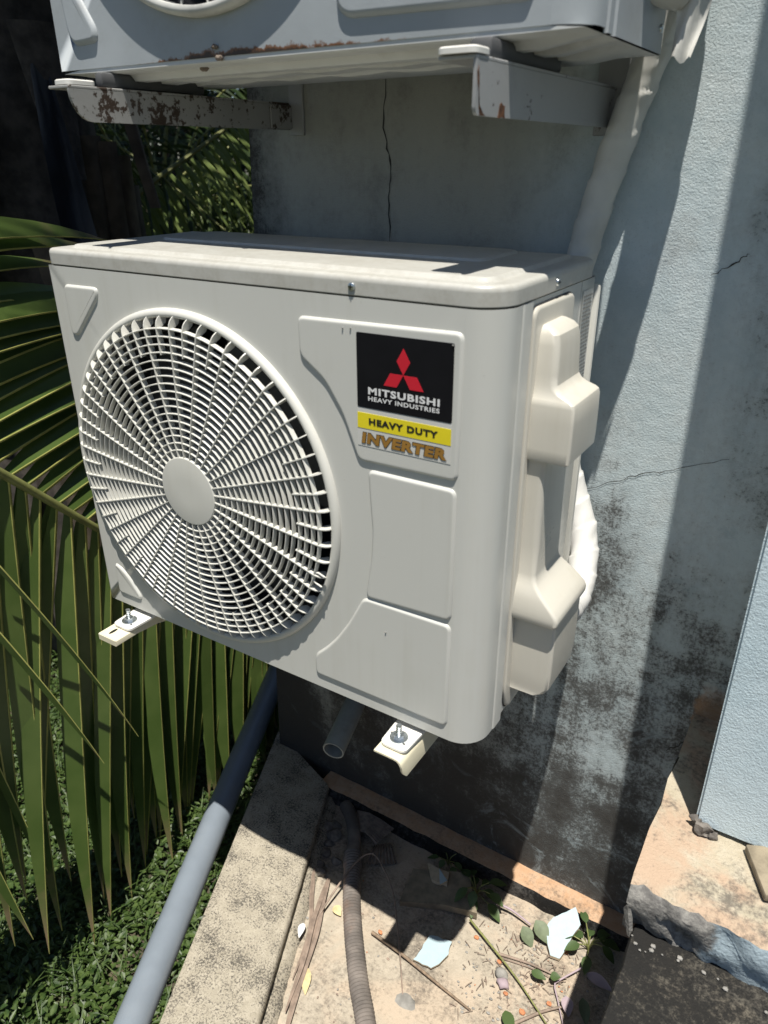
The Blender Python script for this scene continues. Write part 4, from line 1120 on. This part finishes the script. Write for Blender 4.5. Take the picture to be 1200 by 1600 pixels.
while s < cum[-1] - .02:
    b = at(s); t = s / cum[-1]
    # hanging side (towards the viewer)
    d = Vector((random.uniform(-.04, .06), random.uniform(-.30, -.12), -1.0)); l = random.uniform(1.0, 1.25) * (1 - .35 * max(0, t - .6) / .4)
    ground_l = (b.z - GZ) * .985
    l = min(l, ground_l)
    path = curve_path(b, d, l, .25, 12, (random.uniform(-.05, .05), random.uniform(-.06, .05), 0))
    obj('leaflet', leaflet_bm(path, random.uniform(.040, .049), (.62 + random.uniform(-.14, .14), .76, 0), random.uniform(.22, .5)), ['leaf', 'midrib'], FR_, 180)
    if k % 2 == 0:                                        # a second leaflet of the same side, tucked behind
        b2 = b + Vector((-.03, .012, -.01)); l3 = min(l * random.uniform(.8, 1.02), (b2.z - GZ) * .97)
        obj('leaflet', leaflet_bm(curve_path(b2, d + Vector((-.05, random.uniform(-.08, .08), 0)), l3, .3, 12), random.uniform(.040, .050), (.62 + random.uniform(-.2, .2), .76, 0), random.uniform(.22, .5)), ['leaf', 'midrib'], FR_, 180)
    # far side, sweeping forward over the garden
    d2 = Vector((random.uniform(-.36, -.26), 1.0, random.uniform(.02, .12))); l2 = random.uniform(.75, .95) * (1 - .4 * max(0, t - .5) / .5)
    path = curve_path(b, d2, l2, .22, 12)
    if s > .27: obj('leaflet', leaflet_bm(path, random.uniform(.044, .052), (.72 + random.uniform(-.1, .1), -.35, -.42 + random.uniform(-.12, .12)), random.uniform(.2, .42)), ['leaf', 'midrib'], FR_, 180)
    s += random.uniform(.043, .053) * (1 if t < .6 else .85); k += 1
# stray thin leaflets crossing in front
for b, d, l, w in (((-.24, -.12, .14), (.02, .42, -1), .78, .010), ((-.23, -.16, .02), (.05, .36, -1), .62, .013), ((-.25, -.22, -.10), (-.02, .12, -1), .80, .017), ((-.22, -.30, -.25), (.02, .10, -1), .66, .024)):
    obj('leaflet', leaflet_bm(curve_path(b, d, l, .3, 12), w, (.8, .4, .2), .5, .0016), ['leaf', 'midrib'], FR_, 180)

def frond_mesh(bm, P, nl, ll, w, hang, spread, matleaf=0, mrach=1, r0=.014, seed=0, twist=0):
    """one whole frond in a single mesh (for palms farther off)"""
    rnd = random.Random(seed); S = spline(P, 8)
    n0 = len(bm.faces); bm.faces.ensure_lookup_table()
    tube(bm, S, [r0 * (1 - .8 * i / len(S)) for i in range(len(S))], 6)
    bm.faces.ensure_lookup_table()
    for f in list(bm.faces)[n0:]: f.material_index = mrach
    m = len(S)
    for i in range(nl):
        u = .12 + .88 * i / (nl - 1); x = u * (m - 1); j = min(m - 2, int(x)); b = S[j].lerp(S[j + 1], x - j); t = (S[j + 1] - S[j]).normalized()
        side = t.cross(Vector((0, 0, 1))).normalized()
        for sg in (-1, 1):
            d = (t * .55 + side * sg * spread + Vector((0, 0, -hang + rnd.uniform(-.15, .15)))).normalized(); l = ll * (.55 + .45 * math.sin(PI * min(1, .2 + u * .8))) * rnd.uniform(.85, 1.1)
            wd = t.cross(d).normalized(); nn = d.cross(wd)
            prev = None
            for q in range(5):
                tt = q / 4; p = b + d * l * tt + Vector((0, 0, -.35 * l * tt * tt)); ww = w * (1 - tt * .9) * (.6 if q == 0 else 1)
                cur = [bm.verts.new(p - t * ww * .8 + nn * 0), bm.verts.new(p + Vector((0, 0, ww * .5))), bm.verts.new(p + t * ww * .8)]
                if prev:
                    for h in (0, 1):
                        f = bm.faces.new((prev[h], prev[h + 1], cur[h + 1], cur[h])); f.material_index = matleaf
                prev = cur
    return bm
# palm with a fat trunk at the upper left
CAMP = Vector((1.132, -.766, .784))
def ray(dx, dy, dz, d): return CAMP + Vector((dx, dy, dz)).normalized() * d
TP = Vector((-1.52, 1.02, GZ))
PALM = thing('palm_tree', 'shaded palm with a thick trunk wrapped in dry sheaths, upper left', 'palm tree', TP)
S = [TP + Vector((pnoise(Vector((z * .7, 0, 0))) * .08, 0, z)) for z in [i * .16 for i in range(22)]]
bm = tube(B(), S, [.34 * (1 + .10 * pnoise(Vector((i * 1.7, 4, 0)))) * (1 - .012 * i) for i in range(22)], 18); lumpy(bm, .05, 3.3, 2)
obj('trunk', bm, 'bark', PALM, 60)
random.seed(41)
for i in range(26):
    a = random.uniform(-2.6, .6); z = random.uniform(.4, 2.9); c = TP + Vector((math.cos(a) * .35, math.sin(a) * .35, z)); bm = B(); L = []
    l = random.uniform(.4, .9); w = random.uniform(.06, .13); lean = random.uniform(.02, .14)
    for q in range(7):
        t = q / 6; p = c + Vector((math.cos(a) * lean * t * t, math.sin(a) * lean * t * t, -l * t)); s = Vector((-math.sin(a), math.cos(a), 0)); ww = w * (1 - .65 * t)
        L.append([p - s * ww, p - s * ww * .4 + Vector((math.cos(a), math.sin(a), 0)) * .03, p + s * ww * .4 + Vector((math.cos(a), math.sin(a), 0)) * .03, p + s * ww])
    loft(bm, L, close=False); obj('dry_sheath', bm, 'sheath' if i % 3 else 'bark', PALM, 60)
for i in range(15):
    a = 1.75 + 2.45 * ((i * .618034) % 1); el = random.uniform(.15, .75); l = random.uniform(2.3, 3.0); top = TP + Vector((0, 0, 3.2))
    dv = Vector((math.cos(a), math.sin(a), 0))
    P = [top, top + dv * l * .33 + Vector((0, 0, el * l * .32)), top + dv * l * .68 + Vector((0, 0, el * l * .36)), top + dv * l + Vector((0, 0, el * l * .05))]
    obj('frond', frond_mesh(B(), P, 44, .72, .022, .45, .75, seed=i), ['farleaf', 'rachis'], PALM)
for i, (ex, ey, ez) in enumerate(((-.06, .02, 2.15), (-.12, .36, 2.25), (-.28, .72, 2.2), (-.62, .30, 2.3))):  # extra fronds added above the view to shade the leaflets behind the unit
    top = TP + Vector((0, 0, 3.2)); e_ = Vector((ex, ey, ez)); m_ = top.lerp(e_, .5) + Vector((0, 0, .35))
    obj('frond', frond_mesh(B(), [top, top.lerp(e_, .2) + Vector((0, 0, .2)), m_, top.lerp(e_, .8) + Vector((0, 0, .2)), e_], 60, .52, .024, .35, .75, seed=200 + i), ['farleaf', 'rachis'], PALM)
# dark sheet hanging on the trunk
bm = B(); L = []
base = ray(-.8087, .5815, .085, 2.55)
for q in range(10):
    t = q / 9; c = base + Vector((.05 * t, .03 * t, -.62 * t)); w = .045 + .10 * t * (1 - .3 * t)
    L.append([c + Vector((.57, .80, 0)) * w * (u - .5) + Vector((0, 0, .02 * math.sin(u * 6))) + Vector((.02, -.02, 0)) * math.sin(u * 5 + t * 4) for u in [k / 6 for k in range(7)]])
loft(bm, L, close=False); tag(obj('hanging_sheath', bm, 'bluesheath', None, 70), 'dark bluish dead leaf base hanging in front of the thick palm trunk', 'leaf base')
# palms beyond: each its own tree
def young_palm(c, fr, label, lit, seed, trunk_h=.6, l=1.6, tr=.11, bark='bark'):
    random.seed(seed); c = Vector(c); t = thing('palm_tree', label, 'palm tree', c)
    top = c + Vector((0, 0, trunk_h))
    bm = tube(B(), [c + Vector((0, 0, -.1)), c + Vector((.02, 0, trunk_h * .5)), top], [tr * 1.2, tr, tr * .8], 10); obj('trunk', bm, bark, t, 60)
    for i in range(fr):
        a = i * 2.39996 + seed; el = random.uniform(.5, 1.5); ll = l * random.uniform(.8, 1.15); dv = Vector((math.cos(a), math.sin(a), 0))
        P = [top, top + dv * ll * .25 + Vector((0, 0, el * ll * .42)), top + dv * ll * .6 + Vector((0, 0, el * ll * .55)), top + dv * ll + Vector((0, 0, el * ll * .2))]
        obj('frond', frond_mesh(B(), P, 24, .55, .026, .55, .7, seed=seed * 50 + i), [lit, 'rachis'], t)
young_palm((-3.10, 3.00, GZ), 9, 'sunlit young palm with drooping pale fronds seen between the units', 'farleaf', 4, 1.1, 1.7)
young_palm((-2.45, 3.75, GZ), 9, 'sunlit-toned green palm half hidden by the building corner', 'litleaf', 9, .9, 1.6, .1, 'redbark')
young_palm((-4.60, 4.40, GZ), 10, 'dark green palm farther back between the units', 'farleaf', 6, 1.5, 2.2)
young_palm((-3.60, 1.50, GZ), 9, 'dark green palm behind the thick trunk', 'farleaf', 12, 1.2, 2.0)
young_palm((-1.75, 2.00, GZ), 6, 'low palm seedling growing behind the lower unit', 'farleaf', 15, .1, 1.1, .06)
# the frond that crosses the gap between the two units
FB = thing('palm_frond', 'bright arching palm frond crossing the gap between the two units', 'palm frond', (-1.97, 1.97, .35))
P = [ray(-.7955, .6045, -.083, 4.1), ray(-.755, .652, -.035, 4.2), ray(-.707, .706, .011, 4.3), ray(-.665, .745, .045, 4.4), ray(-.61, .79, .07, 4.5)]
obj('frond_blade', frond_mesh(B(), P, 30, .40, .020, .9, .3, seed=77, r0=.018), ['litleaf', 'rachis'], FB)
def leaf_cloud(bm, c, R, n, size, rnd, flat=1):
    for i in range(n):
        while True:
            q = Vector((rnd.uniform(-1, 1), rnd.uniform(-1, 1), rnd.uniform(-1, 1)))
            if .25 < q.length < 1: break
        if pnoise(q * 2.6 + Vector(c)) < -.12: continue
        p = Vector(c) + Vector((q.x * R[0], q.y * R[1], q.z * R[2])); d = Vector((rnd.gauss(0, 1), rnd.gauss(0, 1), rnd.gauss(-.2, .7))).normalized(); u, v_ = frame(d); l = size * rnd.uniform(.6, 1.3)
        bm.faces.new([bm.verts.new(x) for x in (p, p + d * l * .45 + u * l * .22, p + d * l, p + d * l * .45 - u * l * .22)])
def shrub(c, R, n, size, label, seed, mat='bush', tree=False):
    rnd = random.Random(seed); t = thing('tree' if tree else 'shrub', label, 'tree' if tree else 'shrub', (c[0], c[1], GZ), 'trees and shrubs at the back of the garden')
    bm = B(); tr = tube(B(), [(c[0], c[1], GZ - .05), (c[0] + .05, c[1], (GZ + c[2]) / 2), (c[0], c[1], c[2])], [.12, .09, .05], 8)
    for k in range(5):
        a = k * 1.256; tube(tr, [(c[0], c[1], (GZ + c[2]) / 2), (c[0] + math.cos(a) * R[0] * .5, c[1] + math.sin(a) * R[1] * .5, c[2] + R[2] * .3)], [.05, .015], 6)
    obj('trunk', tr, 'bark', t, 60); leaf_cloud(bm, c, R, n, size, rnd); obj('crown', bm, mat, t)
SH = [((-5.2, 6.2, .2), (1.9, 1.5, 1.6)), ((-7.3, 4.7, .6), (2.1, 1.7, 2.0)), ((-4.0, 7.6, .9), (2.2, 1.7, 2.3)), ((-8.6, 7.8, 1.6), (3.2, 2.4, 3.0)), ((-6.0, 10.0, 1.6), (3.2, 2.6, 3.0)), ((-9.5, 3.2, 1.2), (2.6, 2.4, 2.7)), ((-1.6, 7.5, .1), (1.2, 1.2, 1.5)), ((-11.5, 11.0, 2.6), (5, 4, 4.2)), ((-6.2, 2.2, .8), (1.6, 1.6, 2.2)), ((-13, 13, 2.6), (5, 4, 4.5)), ((-9, 15.5, 2.6), (5, 4, 4.5)), ((-17, 9.5, 3), (5, 5, 4.8))]
LB = ['dark leafy shrub behind the sunlit-toned palm', 'dark shrub beyond the thick palm trunk', 'tall leafy tree right of the gap behind the building corner', 'large dark tree at the back of the garden', 'large tree rising behind the dark shrubs', 'wide dark tree at far left behind the trunk', 'low shrub beside the building corner', 'tallest tree far back in the garden', 'dense shrub hidden behind the thick trunk', 'distant tree of the far row, middle one', 'distant tree of the far row nearest the building', 'distant tree of the far row at the left end']
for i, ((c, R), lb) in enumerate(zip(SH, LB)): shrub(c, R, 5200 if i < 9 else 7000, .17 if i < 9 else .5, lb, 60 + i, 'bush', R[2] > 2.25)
# trees added high above the view to keep trunk and garden in shade
shrub((-1.75, .40, 3.7), (1.15, .8, .9), 8000, .2, 'leafy tree added overhead to shade the thick palm trunk at left', 91, 'bush', True)
shrub((-4.3, 2.3, 5.2), (2.1, 1.6, 1.2), 8000, .25, 'high leafy tree added to shade the middle of the garden', 92, 'bush', True)
shrub((-6.3, 5.2, 6.0), (2.4, 2.0, 1.4), 8000, .28, 'high leafy tree added to shade the back of the garden', 93, 'bush', True)
# weeds and grass on the ground
random.seed(51); bm = B()
def tuft(x, y, s):
    tall = max(0, pnoise(Vector((x * 5, y * 5, 4)))) * .16
    for k in range(random.randint(3, 6)):
        a = random.uniform(0, 2 * PI); h = (random.uniform(.005, .05) + tall * random.random()) * s; p = Vector((x + random.gauss(0, .018), y + random.gauss(0, .018), GZ + h)); d = Vector((math.cos(a), math.sin(a), random.uniform(-.6, .8))).normalized(); u, v_ = frame(d); l = random.uniform(.012, .034) * s; w = random.uniform(.14, .34); sag = Vector((0, 0, -l * random.uniform(.05, .3)))
        q = [bm.verts.new(z_) for z_ in (p, p + d * l * .4 + u * l * w, p + d * l * .8 + u * l * w * .6 + sag * .6, p + d * l + sag, p + d * l * .8 - u * l * w * .6 + sag * .6, p + d * l * .4 - u * l * w)]
        bm.faces.new((q[0], q[1], q[2], q[3])); bm.faces.new((q[0], q[3], q[4], q[5]))
    if random.random() < .35:
        a = random.uniform(0, 2 * PI); p = Vector((x, y, GZ)); d = Vector((math.cos(a) * .5, math.sin(a) * .5, 1)).normalized(); l = random.uniform(.05, .16) * s; s_ = Vector((-math.sin(a), math.cos(a), 0)) * .0022
        m1 = p + d * l * .6; m2 = m1 + (d + Vector((math.cos(a), math.sin(a), -.4))).normalized() * l * .5
        f = [bm.verts.new(z_) for z_ in (p - s_, p + s_, m1 + s_, m1 - s_)]; bm.faces.new(f); bm.faces.new((f[3], f[2], bm.verts.new(m2)))
for i in range(19000):
    x = random.uniform(-1.9, .25); y = random.uniform(-.75, 2.3)
    if pnoise(Vector((x * 3.3, y * 3.3, 0))) < -.6 + random.uniform(-.12, .12): continue
    tuft(x, y, 1)
for i in range(6000):
    x = random.uniform(-9, -1); y = random.uniform(1.5, 10); tuft(x, y, random.uniform(1.8, 3.6))
o = obj('ground_weeds', bm, 'weed'); o['kind'] = 'stuff'; tag(o, 'short leafy weeds covering the garden ground', 'weeds')
